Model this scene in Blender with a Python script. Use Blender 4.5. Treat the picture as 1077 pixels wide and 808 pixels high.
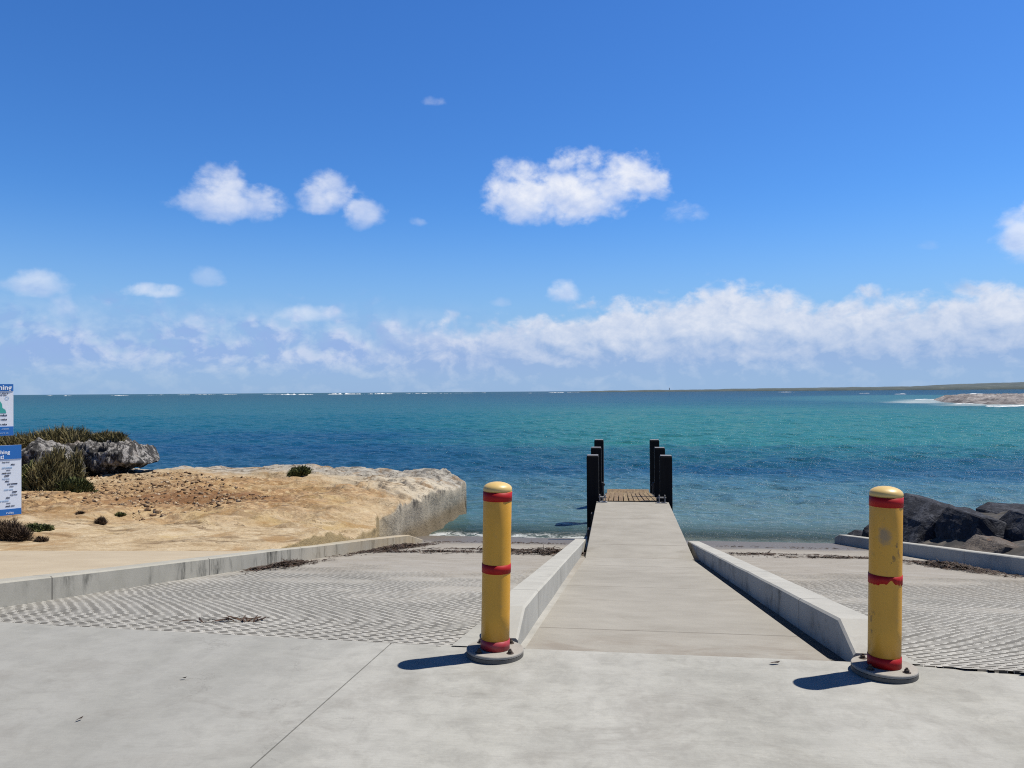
import bpy, bmesh, math, random
import numpy as np
from mathutils import Vector, Matrix
R = math.radians
for o in list(bpy.data.objects): bpy.data.objects.remove(o)
C = bpy.context.scene
COL = C.collection
rng = np.random.default_rng(7); random.seed(7)

# ------------------------------------------------------------------ camera
EYE = 1.55
YAW, PITCH, ROLL = R(7.9), R(.567), R(.38)
FW0 = Vector((-math.sin(YAW), math.cos(YAW), 0)); RT0 = Vector((math.cos(YAW), math.sin(YAW), 0)); UP0 = Vector((0, 0, 1))
fw = FW0*math.cos(PITCH)+UP0*math.sin(PITCH); u1 = -FW0*math.sin(PITCH)+UP0*math.cos(PITCH)
rt = RT0*math.cos(ROLL)-u1*math.sin(ROLL); u2 = u1*math.cos(ROLL)+RT0*math.sin(ROLL)
cam = bpy.data.objects.new('camera', bpy.data.cameras.new('camera')); COL.objects.link(cam)
M = Matrix((rt, u2, -fw)).transposed().to_4x4(); M.translation = (0, 0, EYE); cam.matrix_world = M
cam.data.sensor_width = 36; cam.data.lens = 809/1077*36; cam.data.clip_start = .05; cam.data.clip_end = 90000
C.camera = cam
C.render.resolution_x, C.render.resolution_y = 1024, 768
C.render.engine = 'CYCLES'; C.render.filter_size = 1.1; C.cycles.use_denoising = False; C.cycles.pixel_filter_type = 'BLACKMAN_HARRIS'; C.cycles.filter_width = 1.1; C.cycles.sample_clamp_direct = 2.5; C.cycles.sample_clamp_indirect = 2.5

# ------------------------------------------------------------------ light
SUN_EL = R(62.5); SUN_DIR = Vector((.9, .43, 0)).normalized()
sv = Vector((SUN_DIR.x*math.cos(SUN_EL), SUN_DIR.y*math.cos(SUN_EL), math.sin(SUN_EL)))
sl = bpy.data.lights.new('sun', 'SUN'); sl.energy = 5.0; sl.angle = R(.53); sl.color = (1, .94, .84)
so = bpy.data.objects.new('sun', sl); COL.objects.link(so); so.rotation_euler = (-sv).to_track_quat('-Z', 'Y').to_euler()
C.view_settings.view_transform = 'Standard'; C.view_settings.look = 'None'
C.view_settings.exposure = 0.5; C.view_settings.gamma = 1; C.view_settings.use_curve_mapping = False

# ------------------------------------------------------------------ node helper
def lin(r, g, b):
    f = lambda c: (c/255/12.92) if c/255 <= .04045 else ((c/255+.055)/1.055)**2.4
    return (f(r), f(g), f(b), 1)
class NT:
    def __init__(s, tree): s.t = tree; s.n = tree.nodes; s.l = tree.links
    def node(s, typ, **kw):
        x = s.n.new(typ)
        for k, v in kw.items(): setattr(x, k, v)
        return x
    def put(s, sock, v):
        if isinstance(v, bpy.types.NodeSocket): s.l.new(v, sock)
        elif v is not None: sock.default_value = v
    def m(s, op, a, b=None, c=None, clamp=False):
        x = s.node('ShaderNodeMath', operation=op, use_clamp=clamp)
        s.put(x.inputs[0], a); s.put(x.inputs[1], b); s.put(x.inputs[2], c); return x.outputs[0]
    def v(s, op, a, b=None):
        x = s.node('ShaderNodeVectorMath', operation=op); s.put(x.inputs[0], a); s.put(x.inputs[1], b); return x.outputs['Value' if op == 'LENGTH' else 0]
    def xyz(s, a=0., b=0., c=0.):
        x = s.node('ShaderNodeCombineXYZ'); s.put(x.inputs[0], a); s.put(x.inputs[1], b); s.put(x.inputs[2], c); return x.outputs[0]
    def sep(s, a):
        x = s.node('ShaderNodeSeparateXYZ'); s.put(x.inputs[0], a); return x.outputs
    def noise(s, vec, scale=1., detail=4., rough=.55, dist=0., mult=None):
        if mult: vec = s.v('MULTIPLY', vec, mult)
        x = s.node('ShaderNodeTexNoise'); s.put(x.inputs['Vector'], vec); x.inputs['Scale'].default_value = scale
        x.inputs['Detail'].default_value = detail; x.inputs['Roughness'].default_value = rough; x.inputs['Distortion'].default_value = dist
        return x.outputs['Fac']
    def voro(s, vec, scale=1., feature='F1', out='Distance', rand=1.):
        x = s.node('ShaderNodeTexVoronoi', feature=feature); s.put(x.inputs['Vector'], vec); x.inputs['Scale'].default_value = scale
        x.inputs['Randomness'].default_value = rand
        return x.outputs[out]
    def step(s, a, lo, hi, to0=0., to1=1.):
        x = s.node('ShaderNodeMapRange', interpolation_type='SMOOTHSTEP'); x.clamp = True
        s.put(x.inputs[0], a); s.put(x.inputs[1], lo); s.put(x.inputs[2], hi); x.inputs[3].default_value = to0; x.inputs[4].default_value = to1
        return x.outputs[0]
    def ramp(s, a, stops, interp='LINEAR'):
        x = s.node('ShaderNodeValToRGB'); s.put(x.inputs[0], a); r = x.color_ramp; r.interpolation = interp
        while len(r.elements) < len(stops): r.elements.new(.5)
        for e, (p, c) in zip(r.elements, stops): e.position = p; e.color = c
        return x.outputs[0]
    def mix(s, f, a, b, blend='MIX'):
        x = s.node('ShaderNodeMix', data_type='RGBA', blend_type=blend); s.put(x.inputs[0], f); s.put(x.inputs[6], a); s.put(x.inputs[7], b); return x.outputs[2]
    def bump(s, h, strength=.5, dist=.01, normal=None):
        x = s.node('ShaderNodeBump'); s.put(x.inputs['Height'], h); x.inputs['Strength'].default_value = strength; x.inputs['Distance'].default_value = dist
        if normal is not None: s.put(x.inputs['Normal'], normal)
        return x.outputs[0]
def material(name):
    m = bpy.data.materials.new(name); m.use_nodes = True; nt = NT(m.node_tree)
    b = m.node_tree.nodes['Principled BSDF']; return m, nt, b
def wpos(nt): return nt.node('ShaderNodeNewGeometry').outputs['Position']
def opos(nt): return nt.node('ShaderNodeTexCoord').outputs['Object']

# ------------------------------------------------------------------ sky with clouds
W = bpy.data.worlds.new('World'); C.world = W; W.use_nodes = True
n = NT(W.node_tree); bg = W.node_tree.nodes['Background']; SKY_S = .1; bg.inputs[1].default_value = SKY_S/2**.5
sky = n.node('ShaderNodeTexSky', sky_type='NISHITA'); sky.sun_disc = False
sky.sun_elevation = SUN_EL; sky.sun_rotation = math.atan2(SUN_DIR.x, SUN_DIR.y)
sky.altitude = 0; sky.air_density = 1.0; sky.dust_density = .3; sky.ozone_density = 2.2
hs = n.node('ShaderNodeHueSaturation'); hs.inputs['Saturation'].default_value = 1.22; hs.inputs['Value'].default_value = 1.5; hs.inputs['Hue'].default_value = .507
n.put(hs.inputs['Color'], sky.outputs[0])
D = n.node('ShaderNodeTexCoord').outputs['Generated']
dx, dy, dz = n.sep(n.v('NORMALIZE', D))
az = n.m('DEGREES', n.m('ARCTAN2', dx, dy)); el = n.m('DEGREES', n.m('ARCSINE', dz))
P2 = n.xyz(az, n.m('MULTIPLY', el, 1.35), 3.1)
nzA = n.noise(P2, .42, 7, .58, .25)
nzB = n.noise(n.v('ADD', P2, (-.45, -.75, 0.)), .42, 7, .58, .25)        # the same field, shifted away from the sun
nzW = n.noise(P2, .16, 3, .5)
nzF = n.noise(P2, 1.5, 5, .6)
puff = n.m('SUBTRACT', nzB, nzA)
bil = n.m('SUBTRACT', .42, n.m('ADD', n.m('MULTIPLY', n.voro(n.v('ADD', P2, n.xyz(n.m('MULTIPLY', nzF, 1.2), nzA, 0.)), .62, 'SMOOTH_F1'), .65), n.m('MULTIPLY', n.voro(P2, 1.5, 'SMOOTH_F1'), .35)))
skyc = n.mix(1., hs.outputs[0], (.42, .70, .95, 1), 'MULTIPLY')
skyc = n.mix(n.step(el, 26., 50.), skyc, n.mix(1., skyc, (.22, .24, .26, 1), 'MULTIPLY'))      # sky above the view darkened to weaken the ambient light
def k(c): return tuple(x/SKY_S for x in c[:3])+(1,)
# low haze towards the horizon
haze_f = n.m('MULTIPLY', n.m('POWER', n.step(el, 15., 0.), 1.3), .85)
skyc = n.mix(haze_f, skyc, k(lin(150, 181, 222)))
# wide bank of low cumulus: tall and white to the right, thin and lilac to the left
topR = n.m('ADD', n.m('MULTIPLY', n.step(az, -17., 3.), 1.6), 4.8)
topR = n.m('ADD', topR, n.m('MULTIPLY', n.m('POWER', 2.718, n.m('MULTIPLY', n.m('POWER', n.m('DIVIDE', n.m('SUBTRACT', az, 7.8), 3.4), 2.), -1.)), 1.1))
hR = n.m('ADD', n.m('SUBTRACT', topR, el), n.m('MULTIPLY', n.m('SUBTRACT', nzA, .5), 4.2))
hR = n.m('ADD', hR, n.m('MULTIPLY', n.m('SUBTRACT', nzF, .5), 1.))
hR = n.m('ADD', hR, n.m('MULTIPLY', bil, 2.0))
mR = n.m('MULTIPLY', n.step(hR, -.45, 1.3), n.step(n.m('ADD', az, n.m('MULTIPLY', nzW, 9.)), -21., -6.))
litR = n.m('ADD', n.step(el, 1.2, 5.6), n.m('MULTIPLY', puff, 2.2), clamp=True)
litR = n.m('MULTIPLY', litR, n.step(n.m('ADD', n.m('MULTIPLY', nzF, .5), nzA), .45, .95, .55, 1.))
colR = n.mix(litR, k(lin(152, 180, 222)), k(lin(226, 231, 243)))
skyc = n.mix(n.m('MULTIPLY', mR, n.step(el, .2, 2.6, .35, .92)), skyc, colR)
hL = n.m('ADD', n.m('SUBTRACT', 5.6, el), n.m('ADD', n.m('MULTIPLY', n.m('SUBTRACT', nzA, .5), 7.5), n.m('MULTIPLY', bil, 3.)))
mL = n.m('MULTIPLY', n.step(hL, -1.2, 3.2), n.step(n.m('ADD', az, n.m('MULTIPLY', nzW, 9.)), -4., -17.))
litL = n.m('ADD', n.m('MULTIPLY', puff, 4.5), n.m('ADD', n.m('MULTIPLY', bil, 1.6), n.step(el, 2., 6., .15, .5)), clamp=True)
colL = n.mix(litL, k(lin(150, 176, 228)), k(lin(214, 220, 242)))
mL = n.m('MAXIMUM', mL, n.m('MULTIPLY', n.m('MULTIPLY', n.step(el, 7.2, 3.5), .5), n.step(az, -4., -17.)))
skyc = n.mix(n.m('MULTIPLY', mL, n.step(el, .6, 3.2, .15, .72)), skyc, colL)
# single fair-weather clouds: (azimuth, elevation, half width, half height, density)
groups = [
 ([(-27.9, 13.0, 3.3, 1.7, 1.0), (-28.6, 14.3, 1.9, 1.8, 1), (-26.4, 13.4, 1.4, 1.2, .9)], .72),
 ([(-21.4, 14.1, 1.9, 1.75, .95), (-22.1, 13.3, 1.3, 1.0, .8)], .74),
 ([(-18.7, 12.7, 1.5, 1.35, .95)], .62),
 ([(-4.0, 13.9, 5.2, 2.3, 1.15), (-7.0, 14.2, 2.7, 2.4, 1.1), (.6, 14.9, 2.9, 2.2, 1.), (-3.0, 16.4, 2.8, 1.5, .5)], .92),
 ([(-14.8, 12.4, .9, .5, .6), (4.9, 12.6, 1.8, 1.0, .55), (-13.6, 20.6, 1.3, .5, .35), (20.8, 9.2, 1.2, .6, .35)], .38),
 ([(-4.2, 7.2, 1.5, 1.15, 1)], .68),
 ([(26.2, 9.0, 1.9, 2.3, 1)], .74),
 ([(-39.6, 6.8, 2.0, 1.2, 1.), (-38.2, 5.6, 1.0, 1.3, .9)], .5),
 ([(-22.8, 5.6, 2.5, .75, 1), (-32.9, 6.9, 2., .6, .8)], .5),
 ([(-29.5, 7.9, 1.1, .8, .9), (-8.8, 6.6, .9, .5, .7)], .26),
]
edge = n.m('MULTIPLY', n.m('SUBTRACT', nzA, .5), 2.8); edge = n.m('ADD', edge, n.m('ADD', n.m('MULTIPLY', n.m('SUBTRACT', nzF, .5), .7), n.m('MULTIPLY', bil, 1.3)))
for blobs, dens in groups:
    g = None; hgt = None
    for a, e, ra, re, w in blobs:
        da = n.m('DIVIDE', n.m('SUBTRACT', az, a), ra)
        de = n.m('DIVIDE', n.m('SUBTRACT', el, e), re)
        de = n.m('MULTIPLY', de, n.step(de, -.05, -.2, 1., 1.45))               # flatter base
        q = n.m('SUBTRACT', w, n.m('ADD', n.m('MULTIPLY', da, da), n.m('MULTIPLY', de, de)))
        g = q if g is None else n.m('SMOOTH_MAX', g, q, .5)
    e0 = blobs[0][1]; r0 = blobs[0][3]
    dn = n.step(n.m('ADD', g, edge), -.30, 1.25)
    lit = n.m('ADD', n.step(el, e0-r0*1.0, e0+r0*.9, .38, .95), n.m('MULTIPLY', puff, 1.9), clamp=True)
    col = n.mix(lit, k(lin(176, 196, 236)), k(lin(244, 246, 252)))
    skyc = n.mix(n.m('MULTIPLY', n.m('POWER', dn, .9), dens), skyc, col)
n.put(bg.inputs[0], skyc)

# ------------------------------------------------------------------ numpy noise
def _hash(ix, iy, iz, s):
    h = (ix.astype(np.uint32)*np.uint32(374761393)+iy.astype(np.uint32)*np.uint32(668265263)+iz.astype(np.uint32)*np.uint32(2147483647)+np.uint32(s*974711+1013904223))
    h = (h ^ (h >> np.uint32(13)))*np.uint32(1274126177); h = h ^ (h >> np.uint32(16)); h = h*np.uint32(2246822519); h = h ^ (h >> np.uint32(15))
    return h.astype(np.float64)/4294967295.
def vnoise(x, y, z=None, s=0):
    x = np.asarray(x, float); y = np.asarray(y, float); z = np.zeros_like(x) if z is None else np.asarray(z, float)
    xi, yi, zi = np.floor(x), np.floor(y), np.floor(z); fx, fy, fz = x-xi, y-yi, z-zi
    fx, fy, fz = [t*t*t*(t*(t*6-15)+10) for t in (fx, fy, fz)]
    xi, yi, zi = [t.astype(np.int64) for t in (xi, yi, zi)]
    r = 0
    for a in (0, 1):
        for b in (0, 1):
            for c in (0, 1):
                r = r+_hash(xi+a, yi+b, zi+c, s)*(fx if a else 1-fx)*(fy if b else 1-fy)*(fz if c else 1-fz)
    return r
def fbm(x, y, z=None, o=5, s=0, gain=.5, ridged=False):
    t, amp, tot, fq = 0, 1., 0., 1.
    for i in range(o):
        v = vnoise(np.asarray(x)*fq, np.asarray(y)*fq, None if z is None else np.asarray(z)*fq, s+i)
        if ridged: v = 1-np.abs(2*v-1)
        t = t+amp*v; tot += amp; amp *= gain; fq *= 2.03
    return t/tot
def sst(a, lo, hi):
    t = np.clip((a-lo)/(hi-lo), 0, 1); return t*t*(3-2*t)

# ------------------------------------------------------------------ mesh helpers
def link(name, me, mat=None, parent=None, smooth=False):
    o = bpy.data.objects.new(name, me); COL.objects.link(o)
    if mat: me.materials.append(mat)
    if smooth: me.polygons.foreach_set('use_smooth', [True]*len(me.polygons))
    if parent: o.parent = parent
    return o
def from_np(name, V, F, mat=None, parent=None, smooth=False):
    V = np.asarray(V, np.float32); F = np.asarray(F, np.int32); me = bpy.data.meshes.new(name); kk = F.shape[1]
    me.vertices.add(len(V)); me.vertices.foreach_set('co', V.ravel())
    me.loops.add(F.size); me.loops.foreach_set('vertex_index', F.ravel())
    me.polygons.add(len(F)); me.polygons.foreach_set('loop_start', np.arange(0, F.size, kk, dtype=np.int32)); 
    me.update(calc_edges=True); me.validate()
    return link(name, me, mat, parent, smooth)
def grid_faces(nr, nc):
    i = np.arange(nr*nc).reshape(nr, nc)
    return np.stack([i[:-1, :-1].ravel(), i[:-1, 1:].ravel(), i[1:, 1:].ravel(), i[1:, :-1].ravel()], 1)
def obj(name, bm, mat, parent=None, smooth=False):
    bmesh.ops.recalc_face_normals(bm, faces=bm.faces[:])
    me = bpy.data.meshes.new(name); bm.to_mesh(me); bm.free(); return link(name, me, mat, parent, smooth)
def thing(name, label, cat, loc=(0, 0, 0), group=None, rot=(0, 0, 0)):
    o = bpy.data.objects.new(name, None); COL.objects.link(o); o.location = loc; o.rotation_euler = rot; o.empty_display_size = .1
    return tag(o, label, cat, group)
def tag(o, label, cat, group=None):
    o['label'] = label; o['category'] = cat
    if group: o['group'] = group
    return o
def struct(o): o['kind'] = 'structure'; return o
def stuff(o): o['kind'] = 'stuff'; return o
def box(bm, c, s, rot=None, bevel=0.):
    r = bmesh.ops.create_cube(bm, size=1); vs = r['verts']
    for v in vs: v.co = Vector((v.co.x*s[0], v.co.y*s[1], v.co.z*s[2]))
    if bevel:
        es = list({e for v in vs for e in v.link_edges}); rr = bmesh.ops.bevel(bm, geom=es, offset=bevel, segments=2, profile=.5, affect='EDGES'); vs = list({v for f in rr['faces'] for v in f.verts} | {v for v in vs if v.is_valid})
    T = Matrix.Translation(c) @ (rot.to_4x4() if rot else Matrix())
    bmesh.ops.transform(bm, matrix=T, verts=vs); return bm
def lathe(bm, prof, n=40, close=True):
    rings = []
    for r, z in prof:
        if r < 1e-6: rings.append([bm.verts.new((0, 0, z))])
        else: rings.append([bm.verts.new((r*math.cos(2*math.pi*i/n), r*math.sin(2*math.pi*i/n), z)) for i in range(n)])
    for a, b in zip(rings, rings[1:]):
        for i in range(n):
            j = (i+1) % n
            if len(a) == 1 and len(b) == 1: continue
            if len(a) == 1: bm.faces.new((a[0], b[j], b[i]))
            elif len(b) == 1: bm.faces.new((a[i], a[j], b[0]))
            else: bm.faces.new((a[i], a[j], b[j], b[i]))
    return bm

# ------------------------------------------------------------------ site measures (metres; +Y runs down the ramp to the sea)
Y0, S = 4.62, .149                       # where the slope starts, its fall
WATER = -2.4
def rz(y): return -S*(y-Y0)

# ------------------------------------------------------------------ materials
def concrete(name, a, b, stain=None, scale=1., streak=(1, 1, 1), bumpv=.25, rough=.85, spec=.3, blotch=.5, object_space=False):
    m, t, p = material(name); P = opos(t) if object_space else wpos(t)
    big = t.noise(P, .55*scale, 5, .6, .6); mid = t.noise(P, 2.6*scale, 6, .65, mult=streak); fine = t.noise(P, 60., 3, .7); tiny = t.noise(P, 260., 2, .6)
    f = t.m('ADD', t.m('MULTIPLY', t.m('SUBTRACT', big, .5), 1.5), t.m('MULTIPLY', t.m('SUBTRACT', mid, .5), 1.3)); f = t.m('ADD', f, t.m('MULTIPLY', t.m('SUBTRACT', fine, .5), .5)); f = t.m('ADD', f, .5, clamp=True)
    c = t.mix(f, a, b)
    if stain:
        s1 = t.step(t.noise(P, 1.1*scale, 6, .68, 1.2, mult=streak), .54, .74)
        c = t.mix(t.m('MULTIPLY', s1, blotch), c, stain)
    sp = t.step(t.voro(P, 38.), .09, .04); c = t.mix(t.m('MULTIPLY', sp, t.step(t.noise(P, 9., 2), .5, .62, 0., .35)), c, (.12, .11, .1, 1))
    t.put(p.inputs['Base Color'], c); p.inputs['Roughness'].default_value = rough; p.inputs['Specular IOR Level'].default_value = spec
    h = t.m('ADD', t.m('MULTIPLY', fine, .6), t.m('MULTIPLY', tiny, .4)); t.put(p.inputs['Normal'], t.bump(h, bumpv, .004))
    return m, t, p, c, P
M_apron, t, p, c, P = concrete('apron_concrete', (.31, .31, .285, 1), (.525, .523, .48, 1), (.26, .248, .215, 1), streak=(1., 2.2, 1), blotch=.55)
X_, Y_, Z_ = t.sep(P)
# broom finish, faint tyre-polished lanes and hairline cracks
broom = t.noise(P, 1., 3, .7, mult=(5., 110., 5.))
lane = t.noise(P, 1., 4, .6, .4, mult=(1.7, .42, 1.))
c = t.mix(t.step(lane, .36, .62, 0., .5), c, (.54, .54, .51, 1))
mo = t.noise(P, 7., 6, .74, .4); c = t.mix(t.step(mo, .42, .68, 0., .32), c, (.235, .23, .21, 1)); mo2 = t.noise(P, 4.2, 6, .74, .6); c = t.mix(t.step(mo2, .55, .7, 0., .3), c, (.60, .595, .54, 1))
c = t.mix(t.step(broom, .35, .75, 0., .16), c, (.2, .2, .19, 1))
st = t.noise(P, 1.5, 5, .7, .8, mult=(1., 1.4, 1.))
c = t.mix(t.m('MULTIPLY', t.step(t.m('ADD', X_, t.m('MULTIPLY', lane, 2.)), .3, -1.2), .45), c, (.27, .275, .268, 1))
bd = t.m('MULTIPLY', t.step(t.v('LENGTH', t.v('SUBTRACT', P, (.0, 3.8, 0.)))if False else Y_, 4.62, 3.4), t.step(Y_, 2.6, 3.7)); c = t.mix(t.m('MULTIPLY', bd, t.step(st, .47, .7, 0., .5)), c, (.2, .185, .165, 1))
crk = t.m('ABSOLUTE', t.m('SUBTRACT', t.noise(P, .9, 8, .6, 1.), .5)); c = t.mix(t.m('MULTIPLY', t.step(crk, .004, .0), t.step(t.noise(P, .7, 2), .52, .6, 0., .3)), c, (.14, .13, .12, 1))
t.put(p.inputs['Base Color'], c)

M_slab, t, p, c, P = concrete('ramp_slab_concrete', (.30, .282, .243, 1), (.425, .405, .358, 1), (.235, .21, .17, 1), streak=(.9, 1.2, 1), blotch=.5)
X_, Y_, Z_ = t.sep(P)
low = t.m('MULTIPLY', t.step(t.m('ADD', Y_, t.m('MULTIPLY', t.noise(P, 1.3, 5, .65), 1.8)), 6.8, 5.0), t.step(t.noise(P, 1.9, 6, .68, .5, mult=(1., 1.8, 1.)), .38, .66, 0., .62))
c = t.mix(low, c, (.2, .155, .115, 1))
crs = t.noise(P, 1., 4, .6, mult=(.25, 3.2, 1.)); c = t.mix(t.step(crs, .52, .75, 0., .07), c, (.3, .26, .21, 1))
jn = t.m('ABSOLUTE', t.m('SUBTRACT', t.m('FRACT', t.m('DIVIDE', t.m('SUBTRACT', Y_, 4.0), 2.95)), .5)); jn = t.m('ADD', jn, t.m('MULTIPLY', t.m('SUBTRACT', t.noise(P, 6., 3), .5), .006))
c = t.mix(t.step(jn, .0075, .002, 0., .8), c, (.2, .18, .15, 1)); t.put(p.inputs['Base Color'], c)

def kerb_mat(name, a, b, mould_shade, amount, warm=None, drips=(2., 9., 1.6)):
    m, t, p, c, P = concrete(name, a, b, None, 1.3)
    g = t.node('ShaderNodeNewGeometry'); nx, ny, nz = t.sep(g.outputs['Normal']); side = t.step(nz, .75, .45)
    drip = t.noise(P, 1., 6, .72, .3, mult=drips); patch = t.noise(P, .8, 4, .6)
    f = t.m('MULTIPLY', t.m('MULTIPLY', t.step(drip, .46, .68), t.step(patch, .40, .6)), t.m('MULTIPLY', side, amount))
    c = t.mix(f, c, mould_shade)
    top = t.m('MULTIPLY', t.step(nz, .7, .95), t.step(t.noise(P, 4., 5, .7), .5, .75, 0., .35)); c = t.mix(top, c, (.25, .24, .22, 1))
    X_, Y_, Z_ = t.sep(P); seg = t.m('ABSOLUTE', t.m('SUBTRACT', t.m('FRACT', t.m('DIVIDE', Y_, 2.4)), .5)); c = t.mix(t.step(seg, .0045, .0015, 0., .75), c, (.07, .065, .06, 1))
    if warm:
        c = t.mix(t.m('MULTIPLY', t.step(Y_, 9., 15.), t.step(t.noise(P, 1.2, 4), .3, .7, .3, .8)), c, warm)
    t.put(p.inputs['Base Color'], c); return m
M_kerb = kerb_mat('kerb_concrete', (.41, .405, .37, 1), (.54, .535, .49, 1), (.2, .19, .17, 1), .4, None, (3., 2.5, 3.))
M_kerb_grime_shade = kerb_mat('grime_shade_kerb_concrete', (.40, .395, .365, 1), (.54, .535, .495, 1), (.13, .135, .125, 1), .9, None, (3., 3., 3.))  # side faces darkened in colour: grime plus the shade on this kerb
M_kerb_old = kerb_mat('weathered_kerb_concrete', (.36, .35, .30, 1), (.5, .485, .43, 1), (.06, .062, .055, 1), .95, (.46, .36, .22, 1), (1.6, 6., 1.4))

# sandy ramp concrete: sand lies in the grooves and grows towards the water; wet at the shoreline
def ramp_mat(name, groove):
    m, t, p, c, P = concrete(name, (.33, .325, .30, 1), (.52, .51, .475, 1), (.25, .235, .205, 1), 1.2, blotch=.4)
    X_, Y_, Z_ = t.sep(P)
    n1 = t.noise(P, .7, 5, .62, .8); n2 = t.noise(P, 2.4, 5, .65, mult=(.7, 1.6, 1.))
    sandf = t.step(t.m('ADD', Y_, t.m('MULTIPLY', t.m('SUBTRACT', n1, .5), 6.)), 7.2, 11.5)
    speck = t.noise(P, 45., 3, .7); sand = t.mix(speck, (.24, .215, .18, 1), (.40, .365, .31, 1))
    sand = t.mix(t.step(n2, .45, .7, 0., .6), sand, (.43, .41, .375, 1))
    c = t.mix(t.m('MULTIPLY', sandf, .85), c, sand)
    dk = t.m('MULTIPLY', t.step(t.noise(P, 5., 6, .72, .4, mult=(.6, 1.5, 1.)), .55, .72), t.step(Y_, 7., 11., .12, .55)); c = t.mix(dk, c, (.12, .105, .085, 1))
    deb = t.m('MULTIPLY', t.step(t.noise(P, 26., 4, .7), .61, .68), t.step(Y_, 8., 13.5, 0., .8)); c = t.mix(deb, c, (.06, .045, .035, 1))
    wet = t.step(t.m('ADD', Y_, t.m('MULTIPLY', t.m('SUBTRACT', t.noise(P, .9, 4, .55, mult=(.5, 1., 1.)), .5), 3.0)), 15.6, 18.2)
    c = t.mix(t.m('MULTIPLY', wet, .85), c, (.125, .105, .085, 1)); t.put(p.inputs['Base Color'], c)
    t.put(p.inputs['Roughness'], t.step(wet, 0., 1., .88, .5)); return m
M_ramp = ramp_mat('sandy_ramp_concrete', False)

M_slot_shade, t, p = material('painted_slot_shade'); P = wpos(t); t.put(p.inputs['Base Color'], t.ramp(t.noise(P, 3., 6, .7), [(.35, (.018, .017, .015, 1)), (.6, (.045, .041, .036, 1)), (.74, (.15, .14, .12, 1))])); at_ = t.node('ShaderNodeAttribute', attribute_name='slot_shade'); t.put(p.inputs['Base Color'], t.mix(at_.outputs['Fac'], t.mix(t.noise(P, 45., 3, .7), (.28, .255, .22, 1), (.42, .395, .35, 1)), p.inputs['Base Color'].links[0].from_socket)); p.inputs['Roughness'].default_value = .8  # shade inside the ramp slots, painted as a near-black base colour
# ------------------------------------------------------------------ ground, apron and ramps
M_earth, t, p = material('sandy_earth'); P = wpos(t)
c = t.ramp(t.noise(P, .6, 7, .65, .4), [(.3, (.26, .19, .11, 1)), (.55, (.42, .33, .21, 1)), (.75, (.5, .42, .3, 1))])
t.put(p.inputs['Base Color'], c); p.inputs['Roughness'].default_value = .95; t.put(p.inputs['Normal'], t.bump(t.noise(P, 9., 6, .7), .5, .03))

def sheet(name, poly, mat, z=None, thick=0.):
    bm = bmesh.new(); vs = [bm.verts.new((q[0], q[1], (q[2] if len(q) > 2 else z))) for q in poly]; f = bm.faces.new(vs)
    if f.normal.z < 0: f.normal_flip()
    if thick:
        r = bmesh.ops.extrude_face_region(bm, geom=[f]); bmesh.ops.translate(bm, vec=(0, 0, -thick), verts=[e for e in r['geom'] if isinstance(e, bmesh.types.BMVert)])
    return obj(name, bm, mat)
struct(sheet('ground', [(-400, -400, -.12), (400, -400, -.12), (400, 4.3, -.12), (-400, 4.3, -.12)], M_earth))
# two slabs of the apron with an open joint between them, ends at the ramp
JA, JB = (-1.405, 4.62), (-1.545, 2.7)
jx = lambda y: JA[0]+(y-JA[1])*(JA[0]-JB[0])/(JA[1]-JB[1])
struct(sheet('apron_pavement', [(-5.2, -12), (jx(-12)-.004, -12), (jx(4.62)-.004, 4.62), (-4.6, 4.74), (-5.2, 4.74)], M_apron, 0., .1))
struct(sheet('apron_pavement', [(jx(-12)+.004, -12), (9, -12), (9, 3.98), (5.6, 3.985), (2.1, 4.52), (1.66, 4.585), (1.25, 4.615), (jx(4.62)+.004, 4.62)], M_apron, 0., .1))
# centre slab with its flat end on the jetty
bm = bmesh.new(); xs0, xs1 = -.575, 1.195
for a, b in (((4.632, -.006), (13.2, rz(13.2))),):
    v = [bm.verts.new(q) for q in ((xs0, a[0], a[1]), (xs1, a[0], a[1]), (xs1, b[0], b[1]), (xs0, b[0], b[1]))]; f = bm.faces.new(v)
    r = bmesh.ops.extrude_face_region(bm, geom=[f]); bmesh.ops.translate(bm, vec=(0, 0, -.12), verts=[e for e in r['geom'] if isinstance(e, bmesh.types.BMVert)])
struct(obj('ramp_path', bm, M_slab))
ys = np.concatenate([[4.5, 4.62], np.arange(5, 40, 1.)])
def ramp_sheet(name, x0, x1, ya, yb, off, mat=M_ramp, nx=2):
    yy = np.arange(ya, yb+1e-6, .25); xx = np.linspace(x0, x1, nx); Xg, Yg = np.meshgrid(xx, yy); Zg = rz(Yg)+off
    return struct(from_np(name, np.stack([Xg.ravel(), Yg.ravel(), Zg.ravel()], 1), grid_faces(len(yy), nx), mat))
ramp_sheet('boat_ramp_base', -5.0, 9, 4.5, 11.5, -.12)
ramp_sheet('boat_ramp', -6.6, -.7, 11.0, 40, .0); ramp_sheet('boat_ramp', -.7, 1.36, 13.2, 40, -.02); ramp_sheet('boat_ramp', 1.36, 6.5, 11.0, 40, .0)
ramp_sheet('boat_ramp_margin', -1.02, -.72, 4.60, 11.3, .004, M_apron); ramp_sheet('boat_ramp_margin', 1.4, 1.665, 4.60, 11.3, .004, M_apron)
M_dirt_shade, t, p = material('gap_dirt_shade'); P = wpos(t); t.put(p.inputs['Base Color'], t.ramp(t.noise(P, 6., 6, .7), [(.35, (.03, .03, .025, 1)), (.55, (.07, .068, .055, 1)), (.7, (.2, .185, .15, 1))])); p.inputs['Roughness'].default_value = .9  # one dark colour for the mossy dirt and the kerb's shadow in the gap
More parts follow.
